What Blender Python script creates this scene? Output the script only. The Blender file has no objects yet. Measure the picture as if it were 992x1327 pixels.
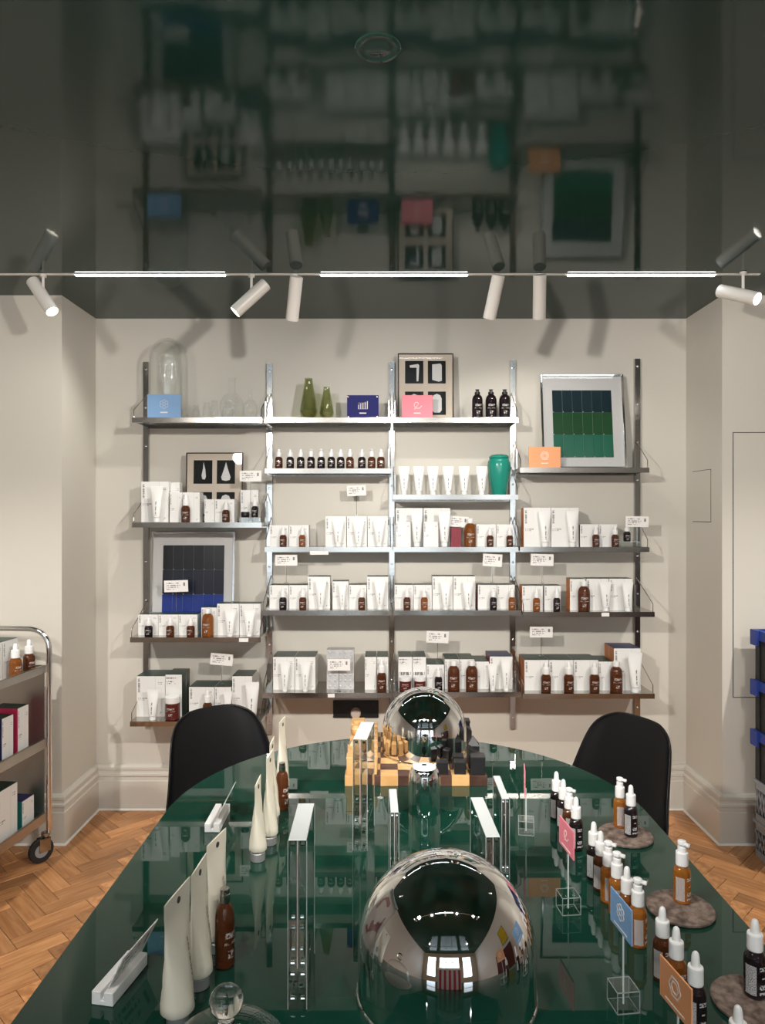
import bpy, bmesh, math, random
from mathutils import Vector, Matrix
random.seed(7)
PI = math.pi
SC = bpy.context.scene
COL = SC.collection

# ------------------------------------------------------------------ camera, world, exposure
EYE, F, HR = 1.55, 915.0, 668.0          # eye height, focal length in px, horizon row (992x1327 frame)
WALL, PIL, CEIL = 3.742, 3.345, 2.593    # back wall, pilaster fronts, ceiling height
TZ = 0.76                                # table top height
cam_d = bpy.data.cameras.new('camera'); cam = bpy.data.objects.new('camera', cam_d); COL.objects.link(cam)
cam.location = (0, 0, EYE); cam.rotation_euler = (PI/2, 0, 0)
cam_d.sensor_fit = 'HORIZONTAL'; cam_d.sensor_width = 36; cam_d.lens = 36*F/992
cam_d.shift_y = (HR-663.5)/992; cam_d.clip_start = 0.05
SC.camera = cam
w = bpy.data.worlds.new('world'); SC.world = w; w.use_nodes = True
w.node_tree.nodes['Background'].inputs[0].default_value = (0.82, 0.92, 1, 1)   # daylight outside the shop windows
w.node_tree.nodes['Background'].inputs[1].default_value = 2.8
vs = SC.view_settings
vs.view_transform = 'Standard'; vs.look = 'None'; vs.gamma = 1; vs.use_curve_mapping = False
vs.exposure = 0.22
SC.cycles.transparent_max_bounces = 24

def X(px, d): return (px-496)*d/F
def Z(row, d): return EYE-(row-HR)*d/F

# ------------------------------------------------------------------ materials
MATS = {}
def nmat(name):
    m = bpy.data.materials.new(name); m.use_nodes = True
    MATS[name] = m
    return m, m.node_tree.nodes, m.node_tree.links
def pm(name, col, rough=0.5, metal=0.0, trans=0.0, ior=1.45, spec=0.5, coat=0.0, bump=None, emit=None, sheen=0):
    m, N, L = nmat(name); b = N['Principled BSDF']
    b.inputs['Base Color'].default_value = (*col, 1); b.inputs['Roughness'].default_value = rough
    b.inputs['Metallic'].default_value = metal; b.inputs['Transmission Weight'].default_value = trans
    b.inputs['IOR'].default_value = ior; b.inputs['Specular IOR Level'].default_value = spec
    b.inputs['Coat Weight'].default_value = coat
    if emit: b.inputs['Emission Color'].default_value = (*emit[0], 1); b.inputs['Emission Strength'].default_value = emit[1]
    if bump:
        t = N.new('ShaderNodeTexCoord'); n = N.new('ShaderNodeTexNoise'); n.inputs['Scale'].default_value = bump[0]
        u = N.new('ShaderNodeBump'); u.inputs['Strength'].default_value = bump[1]; u.inputs['Distance'].default_value = bump[2]
        L.new(t.outputs['Object'], n.inputs['Vector']); L.new(n.outputs[0], u.inputs['Height']); L.new(u.outputs[0], b.inputs['Normal'])
    return m
def noise_mix(name, c1, c2, scale, rough=0.5, stretch=(1,1,1), detail=4, bump=0.0, lo=0.35, hi=0.65, rand=0.0, metal=0.0, island=False, coat=0.0):
    """two-colour noise; rand adds a per-object colour shift"""
    m, N, L = nmat(name); b = N['Principled BSDF']
    t = N.new('ShaderNodeTexCoord'); mp = N.new('ShaderNodeMapping'); mp.inputs['Scale'].default_value = stretch
    n = N.new('ShaderNodeTexNoise'); n.inputs['Scale'].default_value = scale; n.inputs['Detail'].default_value = detail
    r = N.new('ShaderNodeValToRGB'); r.color_ramp.elements[0].position = lo; r.color_ramp.elements[1].position = hi
    r.color_ramp.elements[0].color = (*c1, 1); r.color_ramp.elements[1].color = (*c2, 1)
    L.new(t.outputs['Object'], mp.inputs['Vector']); L.new(mp.outputs[0], n.inputs['Vector']); L.new(n.outputs[0], r.inputs[0])
    out = r.outputs[0]
    if rand:
        if island: o = N.new('ShaderNodeNewGeometry'); ro = o.outputs['Random Per Island']
        else: o = N.new('ShaderNodeObjectInfo'); ro = o.outputs['Random']
        mu = N.new('ShaderNodeMath'); mu.operation = 'MULTIPLY'; mu.inputs[1].default_value = 37.0
        L.new(ro, mu.inputs[0]); L.new(mu.outputs[0], mp.inputs['Location'])
        mr = N.new('ShaderNodeMapRange'); mr.inputs['To Min'].default_value = 1-rand; mr.inputs['To Max'].default_value = 1+rand
        L.new(ro, mr.inputs['Value'])
        h = N.new('ShaderNodeHueSaturation'); L.new(mr.outputs[0], h.inputs['Value']); L.new(out, h.inputs['Color']); out = h.outputs[0]
    L.new(out, b.inputs['Base Color']); b.inputs['Roughness'].default_value = rough; b.inputs['Metallic'].default_value = metal
    b.inputs['Coat Weight'].default_value = coat
    if bump:
        u = N.new('ShaderNodeBump'); u.inputs['Strength'].default_value = bump; u.inputs['Distance'].default_value = 0.002
        L.new(n.outputs[0], u.inputs['Height']); L.new(u.outputs[0], b.inputs['Normal'])
    return m
def thin_glass(name, tint=(1, 1, 1), ior=1.45, boost=1.0):
    m, N, L = nmat(name)
    N.remove(N['Principled BSDF']); out = N['Material Output']
    t = N.new('ShaderNodeBsdfTransparent'); t.inputs[0].default_value = (*tint, 1)
    g = N.new('ShaderNodeBsdfGlossy'); g.inputs['Roughness'].default_value = 0.01
    f = N.new('ShaderNodeLayerWeight'); f.inputs['Blend'].default_value = 0.5
    pw = N.new('ShaderNodeMath'); pw.operation = 'POWER'; pw.inputs[1].default_value = 4.0; L.new(f.outputs['Facing'], pw.inputs[0])
    mu = N.new('ShaderNodeMath'); mu.operation = 'MULTIPLY_ADD'; mu.inputs[1].default_value = 0.75*boost; mu.inputs[2].default_value = 0.04*boost; mu.use_clamp = True
    x = N.new('ShaderNodeMixShader')
    L.new(pw.outputs[0], mu.inputs[0]); L.new(mu.outputs[0], x.inputs[0]); L.new(t.outputs[0], x.inputs[1]); L.new(g.outputs[0], x.inputs[2])
    L.new(x.outputs[0], out.inputs[0])
    return m
def rects(N, L, uv, boxes):
    """mask = union of uv rectangles, each broken up by noise into letter-like dashes. boxes: (u0,u1,v0,v1,scale_u,scale_v,thr)"""
    sp = N.new('ShaderNodeSeparateXYZ'); L.new(uv, sp.inputs[0])
    def math_(op, a, b=None):
        n = N.new('ShaderNodeMath'); n.operation = op
        for i, s in enumerate((a, b)):
            if s is None: continue
            if isinstance(s, (int, float)): n.inputs[i].default_value = s
            else: L.new(s, n.inputs[i])
        return n.outputs[0]
    tot = None
    for (u0, u1, v0, v1, su, sv, thr) in boxes:
        a = math_('MULTIPLY', math_('GREATER_THAN', sp.outputs[0], u0), math_('LESS_THAN', sp.outputs[0], u1))
        b = math_('MULTIPLY', math_('GREATER_THAN', sp.outputs[1], v0), math_('LESS_THAN', sp.outputs[1], v1))
        k = math_('MULTIPLY', a, b)
        if thr > 0:
            mp = N.new('ShaderNodeMapping'); mp.inputs['Scale'].default_value = (su, sv, 1); L.new(uv, mp.inputs['Vector'])
            n = N.new('ShaderNodeTexNoise'); n.inputs['Scale'].default_value = 1; n.inputs['Detail'].default_value = 1; L.new(mp.outputs[0], n.inputs['Vector'])
            k = math_('MULTIPLY', k, math_('GREATER_THAN', n.outputs[0], thr))
        tot = k if tot is None else math_('MAXIMUM', tot, k)
    return tot
def printed(name, base, ink, boxes, rough=0.45, clear=False, coat=0.0):
    """flat print on uv-mapped surface; clear=True leaves the unprinted area transparent"""
    m, N, L = nmat(name); b = N['Principled BSDF']; out = N['Material Output']
    t = N.new('ShaderNodeTexCoord'); k = rects(N, L, t.outputs['UV'], boxes)
    b.inputs['Roughness'].default_value = rough; b.inputs['Coat Weight'].default_value = coat
    if clear:
        b.inputs['Base Color'].default_value = (*ink, 1)
        tr = N.new('ShaderNodeBsdfTransparent'); x = N.new('ShaderNodeMixShader')
        L.new(k, x.inputs[0]); L.new(tr.outputs[0], x.inputs[1]); L.new(b.outputs[0], x.inputs[2]); L.new(x.outputs[0], out.inputs[0])
    else:
        mx = N.new('ShaderNodeMix'); mx.data_type = 'RGBA'
        mx.inputs[6].default_value = (*base, 1); mx.inputs[7].default_value = (*ink, 1)
        L.new(k, mx.inputs[0]); L.new(mx.outputs[2], b.inputs['Base Color'])
    return m
def emis(name, col, s):
    m, N, L = nmat(name); N.remove(N['Principled BSDF']); e = N.new('ShaderNodeEmission')
    e.inputs[0].default_value = (*col, 1); e.inputs[1].default_value = s; L.new(e.outputs[0], N['Material Output'].inputs[0]); return m

pm('wall_paint', (0.615, 0.582, 0.517), 0.6, bump=(180, 0.08, 0.001))
pm('trim_paint', (0.64, 0.61, 0.545), 0.4)
pm('caulk', (0.8, 0.78, 0.73), 0.5)
pm('gap_dark', (0.05, 0.045, 0.04), 0.8)
pm('ceiling_gloss', (0.011, 0.040, 0.032), 0.07, bump=(16, 0.07, 0.003), ior=1.31)
pm('table_gloss', (0.006, 0.038, 0.025), 0.015, ior=1.45)
pm('table_edge', (0.014, 0.052, 0.038), 0.12, ior=1.5)
pm('steel', (0.46, 0.45, 0.43), 0.13, 1.0, bump=(40, 0.15, 0.001))
pm('steel_satin', (0.50, 0.47, 0.43), 0.36, 1.0)
pm('steel_brushed', (0.46, 0.44, 0.41), 0.17, 1.0, bump=(60, 0.15, 0.001))
pm('chrome', (0.86, 0.87, 0.88), 0.02, 1.0)
pm('frame_chrome', (0.8, 0.8, 0.8), 0.12, 1.0)
pm('white_plastic', (0.80, 0.80, 0.79), 0.32)
pm('lamp_white', (0.74, 0.71, 0.66), 0.35)
pm('black_cap', (0.012, 0.012, 0.013), 0.3)
pm('amber', (0.36, 0.115, 0.02), 0.06, trans=0.6)
pm('amber_dark', (0.12, 0.036, 0.013), 0.06, trans=0.45)
pm('amber_black', (0.016, 0.010, 0.012), 0.06, trans=0.2)
pm('amber_orange', (0.56, 0.20, 0.03), 0.06, trans=0.62)
pm('maroon_jar', (0.10, 0.018, 0.014), 0.12)
pm('cream_tube', (0.80, 0.75, 0.62), 0.42)
pm('white_tube', (0.79, 0.79, 0.77), 0.36)
pm('thread_grey', (0.42, 0.42, 0.42), 0.35, 0.6)
pm('carton_white', (0.78, 0.77, 0.745), 0.5)
pm('carton_green', (0.008, 0.036, 0.026), 0.35)
pm('carton_teal', (0.015, 0.16, 0.15), 0.4)
pm('carton_orange', (0.50, 0.165, 0.04), 0.45)
pm('carton_red', (0.20, 0.012, 0.025), 0.4)
pm('carton_pink', (0.52, 0.035, 0.10), 0.4)
pm('carton_navy', (0.012, 0.018, 0.09), 0.4)
pm('carton_grey', (0.52, 0.52, 0.51), 0.45)
pm('seam', (0.32, 0.31, 0.30), 0.6)
INK = (0.26, 0.26, 0.26)
printed('carton_front', (0.78, 0.77, 0.745), INK, [
    (0.05, 0.12, 0.60, 0.94, 3, 60, 0.42), (0.05, 0.40, 0.44, 0.465, 40, 3, 0.5), (0.05, 0.30, 0.405, 0.42, 40, 3, 0.5),
    (0.74, 0.92, 0.84, 0.855, 60, 3, 0.5), (0.74, 0.94, 0.80, 0.815, 60, 3, 0.5), (0.80, 0.90, 0.06, 0.12, 30, 30, 0.55),
    (0.655, 0.66, 0.0, 1.0, 1, 1, 0)])
printed('carton_side', (0.75, 0.74, 0.715), (0.3, 0.3, 0.3), [(0.12, 0.8, 0.2+0.07*i, 0.225+0.07*i, 40, 2, 0.5) for i in range(9)])
printed('carton_bottle_front', (0.78, 0.77, 0.745), (0.17, 0.16, 0.16), [
    (0.06, 0.9, 0.42, 0.52, 9, 3, 0.40), (0.06, 0.7, 0.90, 0.94, 18, 3, 0.45), (0.06, 0.5, 0.82, 0.85, 18, 3, 0.5), (0.06, 0.6, 0.78, 0.80, 24, 3, 0.5)])
printed('tag_card', (0.83, 0.81, 0.78), (0.22, 0.20, 0.20), [
    (0.10, 0.62, 0.70, 0.80, 26, 3, 0.46), (0.10, 0.70, 0.52, 0.60, 30, 3, 0.5), (0.10, 0.66, 0.36, 0.44, 30, 3, 0.5),
    (0.10, 0.5, 0.20, 0.28, 30, 3, 0.5), (0.80, 0.88, 0.5, 0.8, 3, 10, 0.4)])
printed('bottle_print', (0, 0, 0), (0.42, 0.40, 0.38), [
    (0.25, 0.75, 0.66, 0.80, 20, 12, 0.48), (0.2, 0.8, 0.50, 0.56, 26, 4, 0.52), (0.36, 0.62, 0.16, 0.36, 16, 12, 0.5)], clear=True)
printed('table_bottle_print', (0, 0, 0), (0.50, 0.49, 0.49), [
    (0.03, 0.40, 0.05, 0.93, 38, 60, 0.46), (0.50, 0.78, 0.80, 0.92, 14, 22, 0.46), (0.58, 0.70, 0.56, 0.60, 6, 3, 0.4),
    (0.48, 0.86, 0.08, 0.16, 16, 8, 0.44), (0.50, 0.76, 0.24, 0.38, 13, 16, 0.46)], clear=True)
printed('tube_print', (0, 0, 0), (0.13, 0.13, 0.13), [
    (0.40, 0.60, 0.10, 0.62, 3, 34, 0.42), (0.3, 0.7, 0.04, 0.07, 14, 2, 0.5)], clear=True)
printed('pouch_print', (0, 0, 0), (0.25, 0.23, 0.2), [
    (0.62, 0.68, 0.08, 0.66, 2, 60, 0.44), (0.72, 0.75, 0.08, 0.5, 2, 60, 0.5)], clear=True)
printed('photo_print', (0.60, 0.46, 0.44), (0.30, 0.10, 0.10), [(0.1, 0.9, 0.1, 0.9, 2.2, 2.6, 0.52)], rough=0.3)
printed('stripe_print', (0.62, 0.58, 0.52), (0.42, 0.025, 0.07), [(0.03+0.2*i, 0.13+0.2*i, 0, 1, 1, 1, 0) for i in range(5)], rough=0.5)
noise_mix('yellow_art', (0.75, 0.55, 0.0), (0.30, 0.20, 0.01), 26, 0.5)
noise_mix('silver_carton', (0.46, 0.46, 0.47), (0.58, 0.58, 0.58), 30, 0.3)
noise_mix('stone', (0.085, 0.058, 0.045), (0.27, 0.20, 0.165), 70, 0.7, detail=6)
noise_mix('wood_floor', (0.40, 0.165, 0.058), (0.64, 0.32, 0.135), 9, 0.33, stretch=(0.7, 9, 3), rand=0.36, bump=0.03, lo=0.3, hi=0.7, detail=6)
noise_mix('wood_floor_rest', (0.40, 0.165, 0.058), (0.64, 0.32, 0.135), 9, 0.33, stretch=(4, 4, 3), rand=0.30, island=True)
noise_mix('maple', (0.52, 0.29, 0.11), (0.63, 0.39, 0.17), 14, 0.4, stretch=(1, 6, 1), rand=0.10)
noise_mix('walnut', (0.055, 0.025, 0.018), (0.10, 0.05, 0.035), 20, 0.4, stretch=(1, 6, 1), rand=0.2)
pm('ebony', (0.014, 0.014, 0.015), 0.35)
pm('chair_black', (0.007, 0.007, 0.008), 0.33, spec=0.3)
pm('rubber', (0.02, 0.02, 0.02), 0.6)
pm('hub_grey', (0.35, 0.35, 0.36), 0.4)
thin_glass('clear_glass', (0.995, 1.0, 0.997), 1.5, 1.1)
thin_glass('pane_glass', (0.98, 0.98, 0.98), 1.4, 0.4)
thin_glass('green_glass', (0.76, 0.78, 0.62), 1.5, 1.3)
pm('acrylic', (0.97, 0.99, 0.985), 0.01, trans=1.0, ior=1.49)
thin_glass('acrylic_thin', (0.93, 0.965, 0.955), 1.49, 1.8)
pm('acrylic_edge', (0.72, 0.76, 0.76), 0.2, trans=0.2)
pm('cube_edge', (0.6, 0.64, 0.64), 0.2, trans=0.6)
pm('teal_glaze', (0.012, 0.245, 0.185), 0.22, coat=0.3)
pm('card_blue', (0.20, 0.36, 0.60), 0.45)
pm('card_pink', (0.78, 0.22, 0.28), 0.45)
pm('card_orange', (0.82, 0.36, 0.16), 0.45)
pm('card_navy', (0.020, 0.022, 0.14), 0.6, spec=0.2)
pm('card_white', (0.80, 0.79, 0.76), 0.45)
pm('emblem_pale', (0.80, 0.74, 0.66), 0.5)
pm('brass', (0.7, 0.5, 0.25), 0.25, 1.0)
pm('mat_beige', (0.60, 0.52, 0.43), 0.7)
pm('mat_grey', (0.56, 0.56, 0.55), 0.7)
pm('frame_dark', (0.05, 0.035, 0.03), 0.4)
pm('sheet_tone', (0.20, 0.24, 0.24), 0.4)
pm('photo_black', (0.010, 0.012, 0.012), 0.6, spec=0.2)
pm('photo_white', (0.66, 0.66, 0.65), 0.6)
for i, c in enumerate([(0.002, 0.018, 0.025), (0.008, 0.060, 0.016), (0.012, 0.125, 0.075)]): pm('tile_green%d' % i, c, 0.3)
for i, c in enumerate([(0.003, 0.004, 0.008), (0.006, 0.008, 0.022), (0.006, 0.028, 0.22)]): pm('tile_blue%d' % i, c, 0.3)
pm('crate_grey', (0.30, 0.32, 0.35), 0.5)
pm('crate_black', (0.012, 0.012, 0.012), 0.5)
pm('crate_blue', (0.02, 0.05, 0.28), 0.45)
pm('maroon_panel', (0.05, 0.008, 0.01), 0.3)
pm('plug_beige', (0.55, 0.47, 0.42), 0.5)
emis('led_white', (0.90, 0.96, 1.0), 13.0)
emis('lens_glow', (1.0, 0.95, 0.86), 14.0)

# ------------------------------------------------------------------ mesh builder
class G:
    def __init__(s): s.v = []; s.f = []; s.mi = []; s.uv = []
    def add(s, verts, faces, mi=0, uvs=None):
        o = len(s.v); s.v += [tuple(p) for p in verts]
        for i, fc in enumerate(faces):
            s.f.append([k+o for k in fc]); s.mi.append(mi if not isinstance(mi, (list, tuple)) else mi[i])
            s.uv.append(uvs[i] if uvs else [(0, 0), (1, 0), (1, 1), (0, 1)][:len(fc)] if len(fc) <= 4 else [(0, 0)]*len(fc))
        return s
    def box(s, x0, x1, y0, y1, z0, z1, mi=0):
        """faces: front(-y), back, left, right, top, bottom; uv 0..1 on every face. mi may be a list of 6"""
        v = [(x0, y0, z0), (x1, y0, z0), (x1, y1, z0), (x0, y1, z0), (x0, y0, z1), (x1, y0, z1), (x1, y1, z1), (x0, y1, z1)]
        f = [(0, 1, 5, 4), (2, 3, 7, 6), (3, 0, 4, 7), (1, 2, 6, 5), (4, 5, 6, 7), (3, 2, 1, 0)]
        return s.add(v, f, mi)
    def bbox(s, x0, x1, y0, y1, z0, z1, b=0.002, mi=0):
        """box with chamfered edges"""
        bm = bmesh.new(); bmesh.ops.create_cube(bm, size=1)
        for p in bm.verts: p.co = Vector(((x0+x1)/2+p.co.x*(x1-x0), (y0+y1)/2+p.co.y*(y1-y0), (z0+z1)/2+p.co.z*(z1-z0)))
        bmesh.ops.bevel(bm, geom=list(bm.edges), offset=b, segments=1, affect='EDGES')
        bm.verts.index_update()
        s.add([p.co[:] for p in bm.verts], [[q.index for q in fc.verts] for fc in bm.faces], mi); bm.free(); return s
    def lathe(s, prof, seg=20, c=(0, 0, 0), mi=0, cap=True):
        """profile of (r, z) from bottom to top, about z"""
        v = []; f = []; n = len(prof)
        for (r, z) in prof:
            for k in range(seg):
                a = 2*PI*k/seg; v.append((c[0]+r*math.cos(a), c[1]+r*math.sin(a), c[2]+z))
        for i in range(n-1):
            for k in range(seg):
                k2 = (k+1) % seg
                f.append((i*seg+k, i*seg+k2, (i+1)*seg+k2, (i+1)*seg+k))
        if cap:
            if prof[0][0] > 1e-5: f.append(tuple(reversed(range(seg))))
            if prof[-1][0] > 1e-5: f.append(tuple((n-1)*seg+k for k in range(seg)))
        return s.add(v, f, mi)
    def patch(s, r, z0, z1, a0, a1, n=8, c=(0, 0), mi=0, r1=None):
        """piece of a cylinder wall facing outward, uv mapped (u along the arc)"""
        r1 = r if r1 is None else r1
        v = []; f = []; uv = []
        for k in range(n+1):
            a = a0+(a1-a0)*k/n
            v += [(c[0]+r*math.cos(a), c[1]+r*math.sin(a), z0), (c[0]+r1*math.cos(a), c[1]+r1*math.sin(a), z1)]
        for k in range(n):
            f.append((2*k, 2*k+2, 2*k+3, 2*k+1)); uv.append([(k/n, 0), ((k+1)/n, 0), ((k+1)/n, 1), (k/n, 1)])
        return s.add(v, f, mi, uv)
    def tube(s, pts, r, seg=8, mi=0, cap=True):
        pts = [Vector(p) for p in pts]; v = []; f = []; n = len(pts); up = None
        for i, p in enumerate(pts):
            t = (pts[min(i+1, n-1)]-pts[max(i-1, 0)]).normalized()
            if up is None: up = t.orthogonal().normalized()
            up = (up-t*up.dot(t)).normalized(); q = t.cross(up)
            for k in range(seg):
                a = 2*PI*k/seg; v.append(p+(up*math.cos(a)+q*math.sin(a))*r)
        for i in range(n-1):
            for k in range(seg):
                k2 = (k+1) % seg; f.append((i*seg+k, i*seg+k2, (i+1)*seg+k2, (i+1)*seg+k))
        if cap: f.append(tuple(reversed(range(seg)))); f.append(tuple((n-1)*seg+k for k in range(seg)))
        return s.add(v, f, mi)
    def prism(s, outline, z0, z1, mi=0):
        n = len(outline); v = [(x, y, z0) for x, y in outline]+[(x, y, z1) for x, y in outline]
        f = [tuple(reversed(range(n))), tuple(range(n, 2*n))]+[(k, (k+1) % n, n+(k+1) % n, n+k) for k in range(n)]
        return s.add(v, f, mi)
    def mesh(s, name, mats, smooth=35):
        me = bpy.data.meshes.new(name); me.from_pydata(s.v, [], s.f)
        for m in (mats if isinstance(mats, (list, tuple)) else [mats]): me.materials.append(MATS[m])
        ul = me.uv_layers.new(name='UVMap'); i = 0
        for p, mi, uv in zip(me.polygons, s.mi, s.uv):
            p.material_index = mi
            for k, li in enumerate(p.loop_indices): ul.data[li].uv = uv[k] if k < len(uv) else (0, 0)
        if smooth:
            for p in me.polygons: p.use_smooth = True
            me.set_sharp_from_angle(angle=math.radians(smooth))
        me.update(); return me
def link(name, data, parent=None, loc=(0, 0, 0), rot=(0, 0, 0), scale=(1, 1, 1)):
    o = bpy.data.objects.new(name, data); COL.objects.link(o)
    o.location = loc; o.rotation_euler = rot; o.scale = scale; o.parent = parent
    return o
def tag(o, label, cat, group=None):
    o['label'] = label; o['category'] = cat
    if group: o['group'] = group
    return o
def thing(name, label, cat, loc=(0, 0, 0), rz=0, scale=(1, 1, 1), group=None, rot=None):
    o = link(name, None, None, loc, rot or (0, 0, rz), scale); o.empty_display_size = 0.05
    return tag(o, label, cat, group)
def struct(name, g, mats, smooth=0, label=None):
    o = link(name, g.mesh(name, mats, smooth)); o['kind'] = 'structure'
    if label: o['label'] = label
    return o
ORD = ['first', 'second', 'third', 'fourth', 'fifth', 'sixth', 'seventh', 'eighth', 'ninth', 'tenth', 'eleventh', 'twelfth']
NUM = ['zero', 'one', 'two', 'three', 'four', 'five', 'six', 'seven', 'eight', 'nine', 'ten', 'eleven', 'twelve']

# ------------------------------------------------------------------ lamps: shared builder, used for both tracks
def aim(d): return Vector(d).to_track_quat('-Z', 'Y').to_euler()
BODY = None
def spotlight(label, c, d, power, stem_x=None, angle=75, blend=0.5, group='white cylinder track spotlights', soft=0.02):
    """c = centre of the cylinder, d = beam direction"""
    d = Vector(d).normalized()
    t = thing('track_spotlight', label, 'spotlight', (c[0], c[1], CEIL), group=group)
    off = Vector(c)-Vector((c[0], c[1], CEIL))
    sx = 0 if stem_x is None else stem_x-c[0]
    g = G(); g.tube([(sx, 0, -0.006), (sx, 0, off.z+0.012)], 0.006, 8); g.lathe([(0.014, -0.013), (0.014, -0.002)], 12, (sx, 0, 0))
    link('stem', g.mesh('stem', 'lamp_white'), t)
    rot = aim(d); L = 0.185; r = 0.028
    g = G(); g.lathe([(r-0.003, -L/2+0.012), (r-0.003, -L/2), (r, -L/2+0.001), (r, L/2-0.003), (r-0.003, L/2), (0.0, L/2)], 28)
    link('lamp_body', g.mesh('lamp_body', 'lamp_white'), t, off, rot)
    g = G(); g.lathe([(0.0, -L/2+0.008), (r-0.0035, -L/2+0.008), (r-0.0035, -L/2+0.011), (0, -L/2+0.011)], 24, cap=False)
    link('lens', g.mesh('lens', 'lens_glow'), t, off, rot)
    ld = bpy.data.lights.new('spot_beam', 'SPOT'); ld.energy = power; ld.color = (1.0, 0.95, 0.885); ld.spot_size = math.radians(angle)
    ld.spot_blend = blend; ld.shadow_soft_size = soft
    link('spot_beam', ld, t, off+d*(L/2+0.012), rot)
    return t
def track(label, y, x0, x1, leds):
    t = thing('ceiling_track', label, 'light track', ((x0+x1)/2, y, CEIL))
    cx = (x0+x1)/2
    g = G(); g.box(x0-cx, x1-cx, -0.008, 0.008, -0.004, -0.0005)
    link('rail', g.mesh('rail', 'lamp_white', 0), t)
    for a, b in leds:
        g = G(); g.bbox(a-cx, b-cx, -0.008, 0.008, -0.0085, -0.004, 0.001)
        link('led_strip', g.mesh('led_strip', 'led_white', 0), t)
TY = 3.05
track('thin white ceiling light track with three glowing strips before the shelf wall', TY, -1.9, X(985, TY),
      [(X(98, TY), X(292, TY)), (X(416, TY), X(606, TY)), (X(736, TY), X(927, TY))])
def P(px, row, d): return (X(px, d), d, Z(row, d))
spotlight('white spotlight at left end of track, angled down to the right', P(55, 384, TY), (0.55, -0.22, -0.76), 16, X(56, TY))
spotlight('white spotlight beside the left glowing strip, tilted down to the left', P(325, 386, TY), (-0.66, -0.12, -0.66), 22, X(326, TY), angle=105)
spotlight('white spotlight just left of the middle glowing strip, pointing down', P(381.5, 387, TY), (-0.16, 0.42, -0.9), 3.2, X(382, TY))
spotlight('left one of the two white spotlights right of middle strip', P(640.5, 385, TY), (-0.16, 0.42, -0.9), 3.2, X(644, TY))
spotlight('right one of the two white spotlights right of middle strip', P(699.5, 385, TY), (0.08, 0.42, -0.9), 8, X(698, TY), angle=130)
spotlight('white spotlight at right end of track with its bright lens showing', P(957, 382, TY-0.03), (0.50, -0.75, -0.42), 20, X(959, TY))
track('second ceiling light track above the camera end of the table', 0.35, -1.5, 1.5, [(-0.4, 0.3)])
for px_, tx, ty, tz, pw, an, lb in ((-1.15, 1.45, 3.7, 0.9, 215, 72, 'left shelf-facing'), (0.0, 0.0, 3.7, 0.7, 55, 56, 'middle shelf-facing'), (1.15, -1.25, 3.7, 0.9, 190, 70, 'right shelf-facing'),
                                   (-1.38, -2.1, 3.3, 1.6, 70, 70, 'added left pilaster-facing'), (1.38, 2.2, 3.3, 1.6, 70, 70, 'added right pilaster-facing')):  # the pilaster-facing pair is added to brighten the pilasters
    d = Vector((tx, ty, tz))-Vector((px_, 0.35, 2.47))
    spotlight('%s spotlight on the second ceiling track' % lb, (px_, 0.35, 2.47), d, pw, angle=an, blend=0.8, soft=0.065)
for px_, tx, ty, lb in ((-0.5, -0.25, 1.5, 'left'), (0.42, 0.35, 1.6, 'right')):
    d = Vector((tx, ty, TZ))-Vector((px_, 0.35, 2.47))
    spotlight('%s table-facing spotlight on the second ceiling track' % lb, (px_, 0.35, 2.47), d, 40, angle=60, blend=0.8)

for sx, sy, tx, ty, pw, lb in ((-1.75, 1.9, -1.7, 2.7, 95, 'left side'), (1.95, 1.9, 1.8, 2.7, 95, 'right side'), (-1.2, -1.3, -1.0, -0.6, 110, 'rear left'), (1.2, -1.3, 1.0, -0.6, 110, 'rear right')):
    d = Vector((tx, ty, 0))-Vector((sx, sy, 2.47))
    spotlight('%s spotlight lighting the floor, outside the picture' % lb, (sx, sy, 2.47), d, pw, angle=100, blend=0.9)

# ------------------------------------------------------------------ room shell
XL, XR, YB = -2.65, 2.75, -3.2
AL, AR = -1.52, 1.61
fl = struct('floor', G().box(XL, XR, YB, WALL, -0.06, -0.003), 'gap_dark', label='herringbone parquet floor')
struct('ceiling', G().box(XL-0.1, XR+0.1, YB-0.1, WALL+0.1, CEIL, CEIL+0.1), 'ceiling_gloss', label='glossy dark green lacquered ceiling')
struct('wall_back', G().box(AL, AR, WALL, WALL+0.1, -0.06, CEIL), 'wall_paint')
struct('wall_pilaster_left', G().box(XL, AL, PIL, WALL+0.1, -0.06, CEIL), 'wall_paint')
struct('wall_pilaster_right', G().box(AR, XR, PIL, WALL+0.1, -0.06, CEIL), 'wall_paint')
struct('wall_left', G().box(XL-0.1, XL, YB, WALL+0.1, -0.06, CEIL), 'wall_paint')
struct('wall_right', G().box(XR, XR+0.1, YB, WALL+0.1, -0.06, CEIL), 'wall_paint')
g = G()
WX = [(-2.2, -1.25), (-0.95, 0.95), (1.25, 2.2)]; WZ0, WZ1 = 0.55, 2.3
edges = [XL]+[e for p in WX for e in p]+[XR]
for i in range(0, len(edges), 2): g.box(edges[i], edges[i+1], YB-0.12, YB, -0.06, CEIL)
for a, b in WX: g.box(a, b, YB-0.12, YB, -0.06, WZ0).box(a, b, YB-0.12, YB, WZ1, CEIL)
struct('wall_front', g, 'wall_paint')
for n, (a, b) in enumerate(WX):
    g = G()
    for u in [a, b-0.04]+([] if b-a < 1 else [a+(b-a)/3-0.02, a+2*(b-a)/3-0.02]): g.box(u, u+0.04, YB-0.09, YB-0.03, WZ0, WZ1)
    for v in (WZ0, WZ0+1.3, WZ1-0.04): g.box(a, b, YB-0.088, YB-0.032, v, v+0.04)
    wo = struct('window_%d' % (n+1), g, 'trim_paint')
    link('pane', G().box(a, b, YB-0.07, YB-0.066, WZ0, WZ1).mesh('pane', 'pane_glass', 0), wo)

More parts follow.
